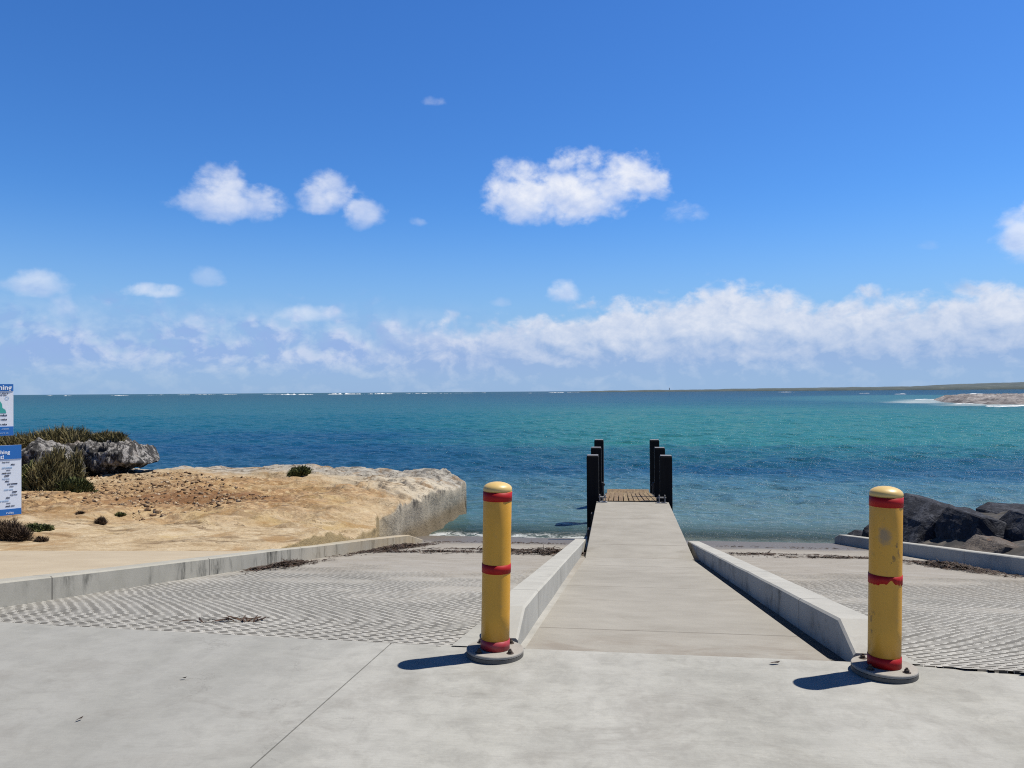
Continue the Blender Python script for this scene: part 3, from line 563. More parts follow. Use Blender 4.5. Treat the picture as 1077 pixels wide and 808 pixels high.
M_post, t, p = material('black_post'); P = wpos(t)
c = t.ramp(t.noise(P, 2., 5, .7, mult=(6., 6., .6)), [(.3, (.004, .004, .005, 1)), (.7, (.012, .012, .013, 1))]); Zp = t.sep(P)[2]; c = t.mix(t.step(Zp, -1.7, -2.2, 0., .7), c, (.05, .045, .03, 1))
t.put(p.inputs['Base Color'], c); p.inputs['Roughness'].default_value = .75; p.inputs['Specular IOR Level'].default_value = .2
M_cap, t, p = material('grey_post_cap'); p.inputs['Base Color'].default_value = (.25, .25, .26, 1); p.inputs['Roughness'].default_value = .6
PX = (-.69, 1.19); ztop = -.135
rank = ['nearest', 'middle', 'farthest']; sd_ = ['beside the shaded jetty edge with the sunlit kerb', 'on the boulder side of the gangway']
for s, x in enumerate(PX):
    for i, y in enumerate((20.25, 23.35, 26.7)):
        lab = f'{rank[i]} black square mooring post on the {"rock platform" if s == 0 else "boulder"} side of the gangway'
        tp = thing('mooring_post', lab, 'mooring post', (x, y, -3.6), 'black posts along the gangway'); hh = ztop+3.6+(-.02 if i == 1 else .0)
        w_ = .315
        bm = bmesh.new(); box(bm, (0, 0, hh/2), (w_, w_, hh), Matrix.Rotation(R(-2+4*rng.random()), 3, 'Z'), bevel=.03); obj('shaft', bm, M_post, tp)
        bm = bmesh.new(); box(bm, (0, 0, hh+.008), (w_*.9, w_*.9, .016), bevel=.005); obj('cap', bm, M_cap, tp)
        if i < 2:
            q = 1 if s == 0 else -1; zb = 1.98
            bm = bmesh.new(); box(bm, (q*(w_/2+.03), -.05, zb+.28), (.06, .16, .3), bevel=.008); box(bm, (q*(w_/2+.07), -.05, zb+.36), (.05, .1, .06), bevel=.006); obj('guide_bracket', bm, M_dark, tp)

# ------------------------------------------------------------------ bollards
def paint(name, col, worn, edge=False):
    m, t, p = material(name); P = opos(t); X_, Y_, Z_ = t.sep(P)
    n1 = t.noise(P, 3.5, 6, .7, .5, mult=(1., 1., .55)); n2 = t.noise(P, 18., 5, .7)
    c = t.mix(t.step(n1, .38, .72, 0., .55), col, tuple(q*.62 for q in col[:3])+(1,))
    c = t.mix(t.step(n2, .56, .74, 0., .3), c, (.45, .33, .13, 1))
    c = t.mix(t.step(t.m('ADD', Z_, t.m('MULTIPLY', t.m('SUBTRACT', n1, .5), .25)), .2, .03, 0., .45), c, (.2, .13, .06, 1))
    if worn:
        # grey rub mark below the top band and scuffs down the seaward side
        d = t.v('LENGTH', t.v('MULTIPLY', t.v('SUBTRACT', P, (-.03, -.08, .755)), (26., 0., 13.)))
        c = t.mix(t.step(t.m('ADD', d, t.m('MULTIPLY', t.m('SUBTRACT', t.noise(P, 22., 5, .7), .5), 1.8)), 1., .25, 0., .7), c, (.26, .235, .19, 1))
        ch = t.step(t.noise(P, 20., 4, .65, mult=(1., 1., .55)), .61, .66, 0., .75); ch = t.m('MULTIPLY', ch, t.step(t.noise(P, 3.2, 2), .46, .56)); c = t.mix(ch, c, (.16, .11, .055, 1))
    t.put(p.inputs['Base Color'], c); t.put(p.inputs['Roughness'], t.step(n1, .3, .8, .32, .6)); p.inputs['Specular IOR Level'].default_value = .4
    t.put(p.inputs['Normal'], t.bump(t.noise(P, 30., 4, .6), .12, .003)); return m
M_red, t, p = material('red_tape'); P = opos(t); c = t.mix(t.step(t.noise(P, 12., 5, .7), .4, .75, 0., .6), (.46, .006, .008, 1), (.30, .008, .01, 1)); t.put(p.inputs['Base Color'], c); p.inputs['Roughness'].default_value = .55; p.inputs['Specular IOR Level'].default_value = .25
M_redfade, t, p = material('faded_red_tape'); P = opos(t); c = t.mix(t.step(t.noise(P, 12., 5, .7), .35, .7), (.46, .012, .025, 1), (.42, .06, .07, 1)); t.put(p.inputs['Base Color'], c); p.inputs['Roughness'].default_value = .5
M_flange, t, p, c, P = concrete('grey_flange_paint', (.30, .28, .25, 1), (.46, .44, .40, 1), (.2, .17, .13, 1), 4., object_space=True)
M_pack, t, p, c, P = concrete('grout_packer', (.12, .115, .105, 1), (.2, .19, .17, 1), (.08, .07, .06, 1), 4., object_space=True)
M_bolt, t, p = material('rusty_bolt'); p.inputs['Base Color'].default_value = (.085, .06, .045, 1); p.inputs['Roughness'].default_value = .7; p.inputs['Metallic'].default_value = .3
M_yel = paint('worn_yellow_paint', (.88, .45, .045, 1), False); M_yel2 = paint('scuffed_yellow_paint', (.88, .455, .05, 1), True)
M_dome = paint('sunlit_yellow_paint', (.85, .60, .22, 1), False)  # cap colour lightened to carry the sunlight on the bollard tops
def band(z0, z1, mat, parent, jag=False):
    nseg = 72; r = .0862; V = []; rr = np.random.default_rng(5)
    for i in range(nseg):
        a = 2*math.pi*i/nseg; lo = z0
        if jag:
            f = (a % (2*math.pi))/(2*math.pi)        # torn away round the side that faces the apron
            d_ = abs((a-4.76+math.pi) % (2*math.pi)-math.pi)
            lo = z0+max(0, .034-d_*.085)+.006*(rr.random()-.5)+(.012 if .35 < d_ < .75 and rr.random() > .3 else 0)
        V.append((r*math.cos(a), r*math.sin(a), lo)); V.append((r*math.cos(a), r*math.sin(a), z1))
    V2 = [((r-.004)*q[0]/r, (r-.004)*q[1]/r, q[2]) for q in V]; n2 = len(V); F = []
    for i in range(nseg):
        a0, a1 = 2*i, 2*((i+1) % nseg); F += [(a0, a1, a1+1, a0+1), (n2+a1, n2+a0, n2+a0+1, n2+a1+1), (a0+1, a1+1, n2+a1+1, n2+a0+1), (a1, a0, n2+a0, n2+a1)]
    return from_np('red_band', V+V2, F, mat, parent)
def bollard(label, loc, rot, worn):
    b = thing('bollard', label, 'bollard', loc, 'yellow and red bollards in front of the ramp', rot); Rr = .0838; b.scale = (1, 1, 1.005)
    bm = bmesh.new(); lathe(bm, [(0, .02), (Rr, .02)]+[(Rr, z) for z in (.25, .5, .75)]+[(Rr, .963), (Rr-.002, .968)], 56); obj('shaft', bm, M_yel2 if worn else M_yel, b, True)
    bm = bmesh.new(); lathe(bm, [(Rr-.004, .955), (Rr+.0015, .9655), (Rr+.0015, .974)]+[((Rr+.0015)*math.cos(R(q)), .974+.040*math.sin(R(q))) for q in (12, 24, 36, 48, 60, 72, 82)]+[(0, 1.014)], 56); obj('dome_cap', bm, M_dome, b, True)
    band(.905, .958, M_red, b); band(.487, .538, M_red, b, worn); band(.042, .098, M_redfade if not worn else M_red, b)
    bm = bmesh.new(); lathe(bm, [(0, .0), (.165, .0), (.168, .004), (.168, .022), (0, .022)], 56); obj('packer', bm, M_pack, b)
    bm = bmesh.new(); lathe(bm, [(0, .024), (.166, .024), (.168, .027), (.168, .036), (.165, .040), (0, .040)], 56); obj('base_flange', bm, M_flange, b)
    for i in range(4):
        a = R(40+90*i if worn else 52+90*i); bm = bmesh.new(); lathe(bm, [(0, .039), (.021, .039), (.021, .043), (0, .043)], 16)
        lathe(bm, [(.0, .0425), (.0135, .0425), (.0135, .056), (.011, .058), (0, .058)], 6); lathe(bm, [(0, .0575), (.007, .0575), (.007, .066), (0, .066)], 10)
        bmesh.ops.translate(bm, vec=(.128*math.cos(a), .128*math.sin(a), 0), verts=bm.verts); obj('bolt', bm, M_bolt, b)
    return b
lean = Matrix.Rotation(R(1.3), 3, FW0).to_euler()
bollard('yellow bollard with clean red bands at the end of the sunlit kerb', (-.735, 4.49, 0), lean, False)
bollard('yellow bollard with a grey scuff and torn middle red band', (1.425, 4.46, 0), lean, True)
M_blk, t, p, c, P = concrete('dark_kerb_stub', (.09, .085, .075, 1), (.16, .15, .13, 1))

# ------------------------------------------------------------------ boulders
def rock_mat(name, stops, scale=1., patch=None, bumpd=.05):
    m, t, p = material(name); P = opos(t); n1 = t.noise(P, 2.2*scale, 8, .7, .5); n2 = t.noise(P, 13.*scale, 6, .72); n3 = t.noise(P, 1.1*scale, 3, .6)
    f = t.m('ADD', t.m('MULTIPLY', n1, .6), t.m('MULTIPLY', n2, .4)); c = t.ramp(f, stops)
    if patch: c = t.mix(t.step(n3, .52, .62, 0., .8), c, patch)
    t.put(p.inputs['Base Color'], c); p.inputs['Roughness'].default_value = .85; p.inputs['Specular IOR Level'].default_value = .15
    vv = t.voro(t.v('ADD', P, t.v('MULTIPLY', P, (.1, .1, .1))), 4.*scale, 'DISTANCE_TO_EDGE'); t.put(p.inputs['Normal'], t.bump(t.m('ADD', t.m('ADD', n1, t.m('MULTIPLY', n2, .5)), t.m('MULTIPLY', t.step(vv, 0., .08), .12)), .85, bumpd)); return m
M_basalt = rock_mat('dark_basalt', [(.32, (.010, .011, .015, 1)), (.5, (.032, .035, .046, 1)), (.66, (.13, .138, .165, 1))])
M_brown = rock_mat('brown_grey_rock', [(.3, (.06, .052, .045, 1)), (.5, (.14, .12, .105, 1)), (.7, (.28, .25, .22, 1))], 1.6, (.17, .085, .035, 1))
def cam_loc(xpx, d): return RT0*((xpx-538.5)/809*d)+FW0*d
def boulder(label, pts, d, depth, mat, seed, group='dark boulders beside the kerb', cuts=3, rough=.034):
    """pts: silhouette corners as seen from the apron, given real thickness `depth` with its own facets"""
    rr = random.Random(seed); mpp = d/809.; xm = sum(q[0] for q in pts)/len(pts); ym = max(q[1] for q in pts)
    base = cam_loc(xm, d); hz = 412-.0067*(xm-538); zb = EYE-(ym-hz)*mpp
    bm = bmesh.new()
    for (x, y) in pts:
        lx, lz = (x-xm)*mpp, (ym-y)*mpp
        top = lz > .55*max((ym-q[1])*mpp for q in pts)
        for s_ in (-1, 1):
            sh = .44 if top else .5
            v = Vector((lx*(.92 if s_ > 0 else 1.)+rr.uniform(-.05, .05), s_*depth*(sh+rr.uniform(-.08, .10)), lz*(1 if s_ > 0 else rr.uniform(.82, 1.0))))
            bm.verts.new(v)
        bm.verts.new((lx, rr.uniform(-.1, .1)*depth, lz))
    for s_ in (-1, 1): bm.verts.new((rr.uniform(-.2, .2), s_*depth*.62, .2))
    r = bmesh.ops.convex_hull(bm, input=bm.verts); bmesh.ops.delete(bm, geom=list({g for g in r['geom_interior']+r['geom_unused'] if isinstance(g, bmesh.types.BMVert)}), context='VERTS')
    bmesh.ops.dissolve_limit(bm, angle_limit=R(13), verts=bm.verts, edges=bm.edges)
    bmesh.ops.bevel(bm, geom=bm.edges[:], offset=.016, segments=1, profile=.6, affect='EDGES')
    bmesh.ops.triangulate(bm, faces=bm.faces[:])
    for _ in range(cuts):
        long = [e for e in bm.edges if e.calc_length() > .09]
        if not long: break
        bmesh.ops.subdivide_edges(bm, edges=long, cuts=1); bmesh.ops.triangulate(bm, faces=bm.faces[:])
    bm.normal_update(); co = np.array([v.co[:] for v in bm.verts]); no = np.array([v.normal[:] for v in bm.verts])
    dsp = (fbm(co[:, 0]*1.4+seed, co[:, 1]*1.4, co[:, 2]*1.4, o=6, s=seed, ridged=True)-.5)*rough*2.4+(fbm(co[:, 0]*7, co[:, 1]*7, co[:, 2]*7, o=3, s=seed+9)-.5)*rough*.9
    for v, q, d_ in zip(bm.verts, no, dsp): v.co += Vector(q*d_)
    o = obj('boulder', bm, mat); o.rotation_euler = (0, 0, YAW); o.location = (base.x, base.y, zb)
    return tag(o, label, 'boulder', group)
boulder('largest black boulder, its peak rising highest above the kerb', [(934, 592), (936, 560), (948, 540), (972, 524), (985, 526), (1012, 536), (1036, 560), (1032, 592)], 17.0, 1.7, M_basalt, 3)
boulder('black angular boulder with a lit sloping top in front of the peaked one', [(996, 592), (998, 556), (1012, 538), (1030, 538), (1058, 548), (1066, 558), (1062, 575), (1048, 592)], 15.3, 1.5, M_basalt, 14)
boulder('flat-topped black boulder farthest back at the frame edge', [(1036, 570), (1040, 538), (1056, 533), (1092, 533), (1110, 545), (1108, 575)], 18.2, 1.3, M_basalt, 27)
boulder('grey-topped black boulder cut by the right edge above the brown rock', [(1060, 592), (1062, 558), (1074, 541), (1100, 536), (1130, 550), (1134, 592)], 14.4, 1.4, M_basalt, 31)
boulder('low brown and grey rock with a rusty patch on the kerb', [(1010, 597), (1018, 580), (1040, 568), (1056, 571), (1086, 582), (1100, 604)], 12.9, .8, M_brown, 45, rough=.06)
boulder('small flat dark rock at the seaward end of the kerb', [(888, 575), (893, 564), (904, 559), (916, 562), (922, 575)], 20.6, .6, M_basalt, 52, rough=.03)
boulder('dark rock half hidden behind the scuffed bollard', [(906, 580), (912, 560), (922, 552), (938, 556), (946, 580)], 19.6, .8, M_basalt, 61, rough=.04)
boulder('dark low rock wedged between the peaked boulder and the kerb', [(944, 590), (950, 574), (966, 568), (988, 572), (998, 592)], 16.1, .6, M_basalt, 77, rough=.04)

# ------------------------------------------------------------------ limestone outcrop on the left point
M_lime, t, p = material('pitted_limestone'); P = wpos(t); n1 = t.noise(P, 1.8, 8, .75, .8); n2 = t.noise(P, 9., 6, .75); n3 = t.noise(P, 3.4, 6, .72, .5, mult=(1.3, 1.3, .6))
f = t.m('ADD', t.m('MULTIPLY', n1, .55), t.m('MULTIPLY', n2, .45)); c = t.ramp(f, [(.36, (.10, .095, .09, 1)), (.46, (.30, .285, .27, 1)), (.6, (.56, .54, .52, 1))])
c = t.mix(t.m('MULTIPLY', t.step(n3, .45, .52), .95), c, (.022, .021, .021, 1)); c = t.mix(t.step(t.noise(P, .9, 3), .55, .68, 0., .35), c, (.4, .28, .18, 1))
t.put(p.inputs['Base Color'], c); p.inputs['Roughness'].default_value = .95; t.put(p.inputs['Normal'], t.bump(t.m('ADD', n1, n2), 1., .12))
def outcrop(name, label, d, prof, thick, seed, amp=.34):
    """prof: (x px, top px, bottom px) silhouette stations; lofted with oval sections `thick` metres deep"""
    mpp = d/809.; pr_ = np.array(prof, float); xs = np.linspace(pr_[0, 0], pr_[-1, 0], 120); tp_ = np.interp(xs, pr_[:, 0], pr_[:, 1]); bt = np.interp(xs, pr_[:, 0], pr_[:, 2]); hz = 412-.0067*(xs-538)
    zt_, zb_ = EYE-(tp_-hz)*mpp, EYE-(bt-hz)*mpp; xl = (xs-538.5)*mpp; ns = 56; a = np.linspace(0, 2*np.pi, ns, endpoint=False)
    ca, sa = np.cos(a), np.sin(a); ca = np.sign(ca)*np.abs(ca)**.75; sa = np.sign(sa)*np.abs(sa)**.75
    endf = np.sqrt(np.clip(np.minimum((xs-xs[0]), (xs[-1]-xs))/(.18*(xs[-1]-xs[0])), .02, 1)); th_ = thick/2*endf; tp_ = tp_
    zc, hh = (zt_+zb_)/2, np.maximum((zt_-zb_)/2, .03)
    Xl = np.repeat(xl[:, None], ns, 1); Dl = d+th_[:, None]*ca[None]; Zl = zc[:, None]+hh[:, None]*sa[None]
    Wp = Xl[..., None]*np.array(RT0)+Dl[..., None]*np.array(FW0)+Zl[..., None]*np.array(UP0)
    nrm = ca[None, :, None]*np.array(FW0)+sa[None, :, None]*np.array(UP0)
    q = Wp*1.3; rd = (fbm(q[..., 0], q[..., 1], q[..., 2], o=6, s=seed, ridged=True, gain=.6)-.55)*amp*2.2; ft = (fbm(Wp[..., 0]*5, Wp[..., 1]*5, Wp[..., 2]*5, o=3, s=seed+3)-.5)*amp*.9; kk_ = np.clip(hh/.55, .12, 1)[:, None]; rd = rd*kk_-.12*kk_; ft = ft*kk_
    Wp = Wp+nrm*(rd+ft)[..., None]
    i = np.arange(120*ns).reshape(120, ns); F = np.stack([i[:-1].ravel(), np.roll(i, -1, 1)[:-1].ravel(), np.roll(i, -1, 1)[1:].ravel(), i[1:].ravel()], 1)
    V = Wp.reshape(-1, 3); n0 = len(V); V = np.concatenate([V, Wp[0].mean(0)[None], Wp[-1].mean(0)[None]])
    T_ = [(n0, (j+1) % ns, j, j) for j in range(ns)]; F = F[:, ::-1]
    o = from_np(name, V, F, M_lime); return tag(o, label, 'rock', 'limestone outcrops on the point')
outcrop('rock_outcrop', 'black and white limestone outcrop with an undercut tip over the sea', 25.6, [(66, 474, 505), (78, 464, 504), (92, 462, 504), (100, 466, 502), (112, 462, 500), (124, 464, 497), (134, 464, 492), (141, 467, 490), (147, 466, 489), (151, 475, 488.5), (157, 481, 488), (163, 485, 487)], 2.6, 5)
outcrop('rock_outcrop', 'low pale pitted limestone hump behind the reedy bush', 23.6, [(14, 482, 505), (24, 474, 505), (36, 464, 505), (50, 463, 505), (60, 468, 505), (72, 478, 505), (84, 488, 505)], 1.8, 15, .22)

# ------------------------------------------------------------------ plants
def leaf_mat(name, a, b, c3):
    m, t, p = material(name); P = wpos(t); n1 = t.noise(P, 2.6, 4, .6); n2 = t.noise(P, 30., 2, .6)
    c = t.ramp(t.m('ADD', t.m('MULTIPLY', n1, .6), t.m('MULTIPLY', n2, .4)), [(.36, a), (.5, b), (.64, c3)]); t.put(p.inputs['Base Color'], c); p.inputs['Roughness'].default_value = .7; p.inputs['Specular IOR Level'].default_value = .25; return m
M_reed = leaf_mat('brown_reeds', (.08, .07, .028, 1), (.19, .165, .068, 1), (.33, .265, .13, 1))
M_green = leaf_mat('coastal_green', (.05, .065, .02, 1), (.115, .13, .04, 1), (.2, .195, .07, 1))
M_dry = leaf_mat('dry_twigs', (.05, .032, .02, 1), (.12, .08, .05, 1), (.21, .15, .1, 1))
M_stem = leaf_mat('woody_stem', (.03, .02, .014, 1), (.06, .045, .03, 1), (.09, .07, .05, 1))
def bush(label, lobes, mat, seed, kind='bush', nb=900, blade=.22, width=.012, cat='bush', group='bushes on the rock platform', up=.5, ground=True):
    """lobes: (centre, (rx, ry, rz)); blades fill the volume and stick out of it unevenly"""
    rr = np.random.default_rng(seed)
    if ground: lobes = [((ce[0], ce[1], float(plat_z(np.array([ce[0]]), np.array([ce[1]]))[0])+ra[2]*.15), (ra[0], ra[1], ra[2]*1.5)) for ce, ra in lobes]
    c0 = np.array(lobes[0][0]); V = []; n_ = 0
    root = thing(kind, label, cat, (c0[0], c0[1], c0[2]-lobes[0][1][2]*(.1 if ground else .8)), group)
    base = np.array(root.location)
    vol = np.array([l[1][0]*l[1][1]*l[1][2] for l in lobes])**.7; vol /= vol.sum(); Vs = []
    for (ce, ra), w in zip(lobes, vol):
        m_ = int(nb*w); d_ = rr.normal(size=(m_, 3)); d_[:, 2] = np.abs(d_[:, 2])*1.1-.2; d_ /= np.linalg.norm(d_, axis=1)[:, None]
        rad = rr.random(m_)**.45*(.72+.45*vnoise(d_[:, 0]*2.2+seed, d_[:, 1]*2.2, d_[:, 2]*2.2, seed)); pos_ = np.array(ce)+d_*rad[:, None]*np.array(ra)
        dr = d_*(1-up)+np.array([0, 0, up])+rr.normal(size=(m_, 3))*.25; dr /= np.linalg.norm(dr, axis=1)[:, None]
        sd1 = np.cross(dr, rr.normal(size=(m_, 3))); sd1 /= np.linalg.norm(sd1, axis=1)[:, None]
        L_ = blade*(.5+rr.random(m_))[:, None]; w_ = width*(.6+.8*rr.random(m_))[:, None]
        a_ = pos_-dr*L_*.5; b_ = pos_+dr*L_*.15; e_ = pos_+dr*L_*.55+rr.normal(size=(m_, 3))*blade*.12
        Vs.append(np.stack([a_-sd1*w_*.6, b_-sd1*w_, e_, b_+sd1*w_, a_+sd1*w_*.6], 1).reshape(-1, 3))
    V = np.concatenate(Vs)-base; F = np.arange(len(V)).reshape(-1, 5)
    from_np('foliage', V, F, mat, root)
    if nb < 1000: return root
    bm = bmesh.new()
    for i in range(9):
        a = rr.random()*6.28; tip = Vector((math.cos(a)*lobes[0][1][0]*.6, math.sin(a)*lobes[0][1][1]*.6, lobes[0][1][2]*.7)); bs = Vector((math.cos(a)*.05, math.sin(a)*.05, -.05)); sd2 = (tip-bs).cross(Vector((0, 0, 1))).normalized()*.014; sd3 = (tip-bs).cross(sd2).normalized()*.014
        r0 = [bm.verts.new(bs+q) for q in (sd2, sd3, -sd2, -sd3)]; r1 = [bm.verts.new(tip+q*.3) for q in (sd2, sd3, -sd2, -sd3)]
        for j in range(4): bm.faces.new((r0[j], r0[(j+1) % 4], r1[(j+1) % 4], r1[j]))
    obj('stem', bm, M_stem, root); return root
def at(xpx, ypx, d):
    v = cam_loc(xpx, d); return (v.x, v.y, EYE-(ypx-(412-.0067*(xpx-538)))*d/809.)
bush('wide dark brown reed clump crowning the limestone outcrop', [(at(70, 464, 26.2), (1.15, .9, .42)), (at(46, 466, 26.4), (1.0, .8, .34)), (at(22, 470, 26.4), (1.0, .8, .34)), (at(0, 470, 26.4), (.9, .8, .32)), (at(80, 470, 25.6), (.45, .5, .4))], M_reed, 101, ground=False, nb=7000, blade=.34, width=.013, up=.62)
bush('small dark reed tuft on top of the outcrop near its tip', [(at(112, 462, 26.0), (.55, .4, .2)), (at(123, 461, 25.9), (.3, .3, .14))], M_reed, 102, ground=False, nb=1500, blade=.24, width=.011, up=.7)
bush('tall brown-green reedy bush in front of the limestone hump', [(at(52, 501, 20.0), (.50, .5, .62)), (at(60, 493, 20.3), (.36, .4, .66)), (at(76, 492, 20.8), (.30, .35, .62))], M_reed, 103, nb=5200, blade=.36, width=.011, up=.75)
bush('bright green shrub beside the lower sign board', [(at(28, 500, 20.4), (.38, .4, .52)), (at(36, 510, 19.9), (.36, .4, .25)), (at(16, 505, 20.2), (.4, .4, .45))], M_green, 104, nb=4200, blade=.15, width=.02, up=.35)
bush('low green bush spreading at the right of the reedy bush', [(at(82, 506, 20.2), (.42, .4, .26)), (at(70, 510, 19.9), (.4, .35, .22))], M_green, 105, nb=3200, blade=.14, width=.017, up=.4)
bush('dead brown twiggy bush by the edge of the tan path', [(at(10, 571, 11.6), (.24, .24, .17)), (at(22, 573, 11.5), (.14, .16, .12)), (at(0, 572, 11.6), (.2, .2, .16))], M_dry, 106, nb=4200, blade=.12, width=.004, up=.35)
bush('flat green mat plant behind the dead brown bush', [(at(34, 556, 12.9), (.26, .2, .06)), (at(46, 557, 12.8), (.16, .15, .05))], M_green, 107, nb=1400, blade=.06, width=.012, up=.2, kind='mat_plant', cat='plant')
bush('small dark brown tuft alone on the gravel', [(at(106, 543, 14.8), (.09, .09, .06))], M_dry, 108, nb=700, blade=.12, width=.006, up=.6, kind='grass_tuft', cat='plant')
bush('tiny grey-green tuft on the gravel left of the brown tuft', [(at(84, 537, 15.5), (.08, .07, .025))], M_dry, 109, nb=450, blade=.08, width=.007, up=.4, kind='grass_tuft', cat='plant')
bush('tiny green sprig on the gravel behind the brown tuft', [(at(126, 532, 16.0), (.11, .08, .025))], M_green, 110, nb=420, blade=.08, width=.01, up=.4, kind='grass_tuft', cat='plant')
bush('round green shrub alone on the far edge of the pale rock', [(at(315, 497, 24.2), (.36, .34, .15)), (at(309, 498, 24.0), (.22, .2, .11))], M_green, 111, nb=2200, blade=.1, width=.014, up=.35)
bush('low dark stub of growth at the path edge', [(at(43, 578, 11.5), (.1, .09, .04))], M_dry, 112, nb=420, blade=.06, width=.006, up=.3, kind='grass_tuft', cat='plant')

# ------------------------------------------------------------------ gravel and seaweed
def stones(name, xy, rmin, rmax, mat, zf, seed):
    rr = np.random.default_rng(seed); m_ = len(xy); ico = bmesh.new(); bmesh.ops.create_icosphere(ico, subdivisions=1, radius=1); bv = np.array([v.co[:] for v in ico.verts]); bf = np.array([[v.index for v in f.verts] for f in ico.faces]); ico.free()
    r = rmin*(rmax/rmin)**(rr.random(m_)**2.2); V = bv[None]*(1+.25*rr.normal(size=(m_, len(bv), 1)))*r[:, None, None]*np.stack([np.ones(m_), .6+.6*rr.random(m_), .35+.4*rr.random(m_)], 1)[:, None, :]
    a = rr.random(m_)*6.28; ca, sa = np.cos(a)[:, None], np.sin(a)[:, None]; X = V[..., 0]*ca-V[..., 1]*sa; Y = V[..., 0]*sa+V[..., 1]*ca
    z = zf(xy[:, 0], xy[:, 1]); V = np.stack([X+xy[:, 0:1], Y+xy[:, 1:2], V[..., 2]+z[:, None]+r[:, None]*.15], -1).reshape(-1, 3)
    F = (bf[None]+(np.arange(m_)*len(bv))[:, None, None]).reshape(-1, 3); return stuff(from_np(name, V, F, mat))
M_gravel, t, p = material('gravel_stones'); P = wpos(t); cc = t.sep(t.voro(P, 14., out='Color'))[0]
t.put(p.inputs['Base Color'], t.ramp(cc, [(0., (.11, .06, .03, 1)), (.4, (.26, .15, .07, 1)), (.75, (.40, .27, .14, 1)), (1., (.6, .5, .36, 1))])); p.inputs['Roughness'].default_value = .95
gx = np.stack([rng.uniform(-17.5, -6.5, 9000), rng.uniform(11.5, 22.6, 9000)], 1); keep = fbm(gx[:, 0]*.4, gx[:, 1]*.4, o=4, s=77)+.35*np.exp(-(((gx[:, 0]+12)/3.5)**2+((gx[:, 1]-18.)/3.)**2))-.25*sst(gx[:, 0], -9, -7) > .56; gx = gx[keep]
stones('gravel', gx, .012, .07, M_gravel, plat_z, 5)
M_weed, t, p = material('dried_seaweed'); P = wpos(t); t.put(p.inputs['Base Color'], t.ramp(t.noise(P, 12., 4, .7), [(.35, (.018, .011, .007, 1)), (.55, (.06, .032, .018, 1)), (.72, (.15, .075, .035, 1))])); p.inputs['Roughness'].default_value = .8
def weed(label, c, rx, ry, nb, seed, ang=0., h=.05, group='dried seaweed on the ramp', name='seaweed'):
    rr = np.random.default_rng(seed); t_ = rr.normal(size=(nb, 2))*.45; den = fbm(t_[:, 0]*3+seed, t_[:, 1]*3, o=3, s=seed); t_ = t_[den > .45]; m_ = len(t_)
    x = t_[:, 0]*rx; y = t_[:, 1]*ry; X = c[0]+x*math.cos(ang)-y*math.sin(ang); Y = c[1]+x*math.sin(ang)+y*math.cos(ang); fall = np.exp(-(t_**2).sum(1)*2.2)
    Z = rz(Y)+.008+rr.random(m_)*h*fall
    a = rr.random(m_)*6.28; L_ = .03+.06*rr.random(m_); w_ = .004+.006*rr.random(m_); d1 = np.stack([np.cos(a), np.sin(a), .3*rr.normal(size=m_)*fall], 1)*L_[:, None]; s1 = np.stack([-np.sin(a), np.cos(a), .4*rr.normal(size=m_)], 1)*w_[:, None]
    Pp = np.stack([X, Y, Z], 1); cv = np.stack([rr.normal(size=m_)*.012, rr.normal(size=m_)*.012, .012*rr.random(m_)], 1)
    V = np.stack([Pp-d1-s1*.4, Pp+cv-s1, Pp+d1-s1*.3, Pp+d1+s1*.3, Pp+cv+s1, Pp-d1+s1*.4], 1); V[..., 2] = np.maximum(V[..., 2], rz(V[..., 1])+.004)
    o = from_np(name, V.reshape(-1, 3), np.arange(m_*6).reshape(-1, 6), M_weed); return stuff(o)
weed('small dark seaweed heap half way along the stained kerb', (-4.45, 9.85), 1.0, .16, 900, 1, R(86), .06)
weed('long dark seaweed drift where the stained kerb nears the water', (-4.22, 14.3), 2.2, .22, 1500, 2, R(85), .07)
weed('thin dark seaweed line out on the open ramp near the stained kerb', (-3.3, 13.4), 1.6, .35, 900, 3, R(15), .03)
weed('seaweed strips in the middle of the ramp beside the clean bollard', (-2.3, 14.4), 1.5, .5, 900, 4, R(4), .03)
weed('reddish brown seaweed heap against the sunlit kerb', (-1.35, 13.75), .85, .45, 1800, 5, R(8), .12)
weed('thin twig of seaweed alone on the grooved ramp', (-2.72, 5.22),   .3, .012, 34, 6, R(18), .02)
weed('thick seaweed drift against the boulder kerb behind the scuffed bollard', (4.98, 12.5), 1.5, .27, 1500, 7, R(98), .08)
weed('scattered seaweed spots near the shaded kerb of the jetty', (2.6, 14.9), 1.3, .35, 500, 8, R(5), .02)
weed('thin seaweed streak on the ramp left of the boulder kerb', (3.9, 14.4), 1.2, .18, 500, 9, R(12), .02)
weed('faint seaweed tide line just above the wash', (-2.4, 17.3), 3.0, .3, 300, 10, R(2), .02)
weed('damp seaweed tide line on the boulder side of the jetty', (3.3, 17.6), 3.2, .3, 220, 11, R(2), .02)
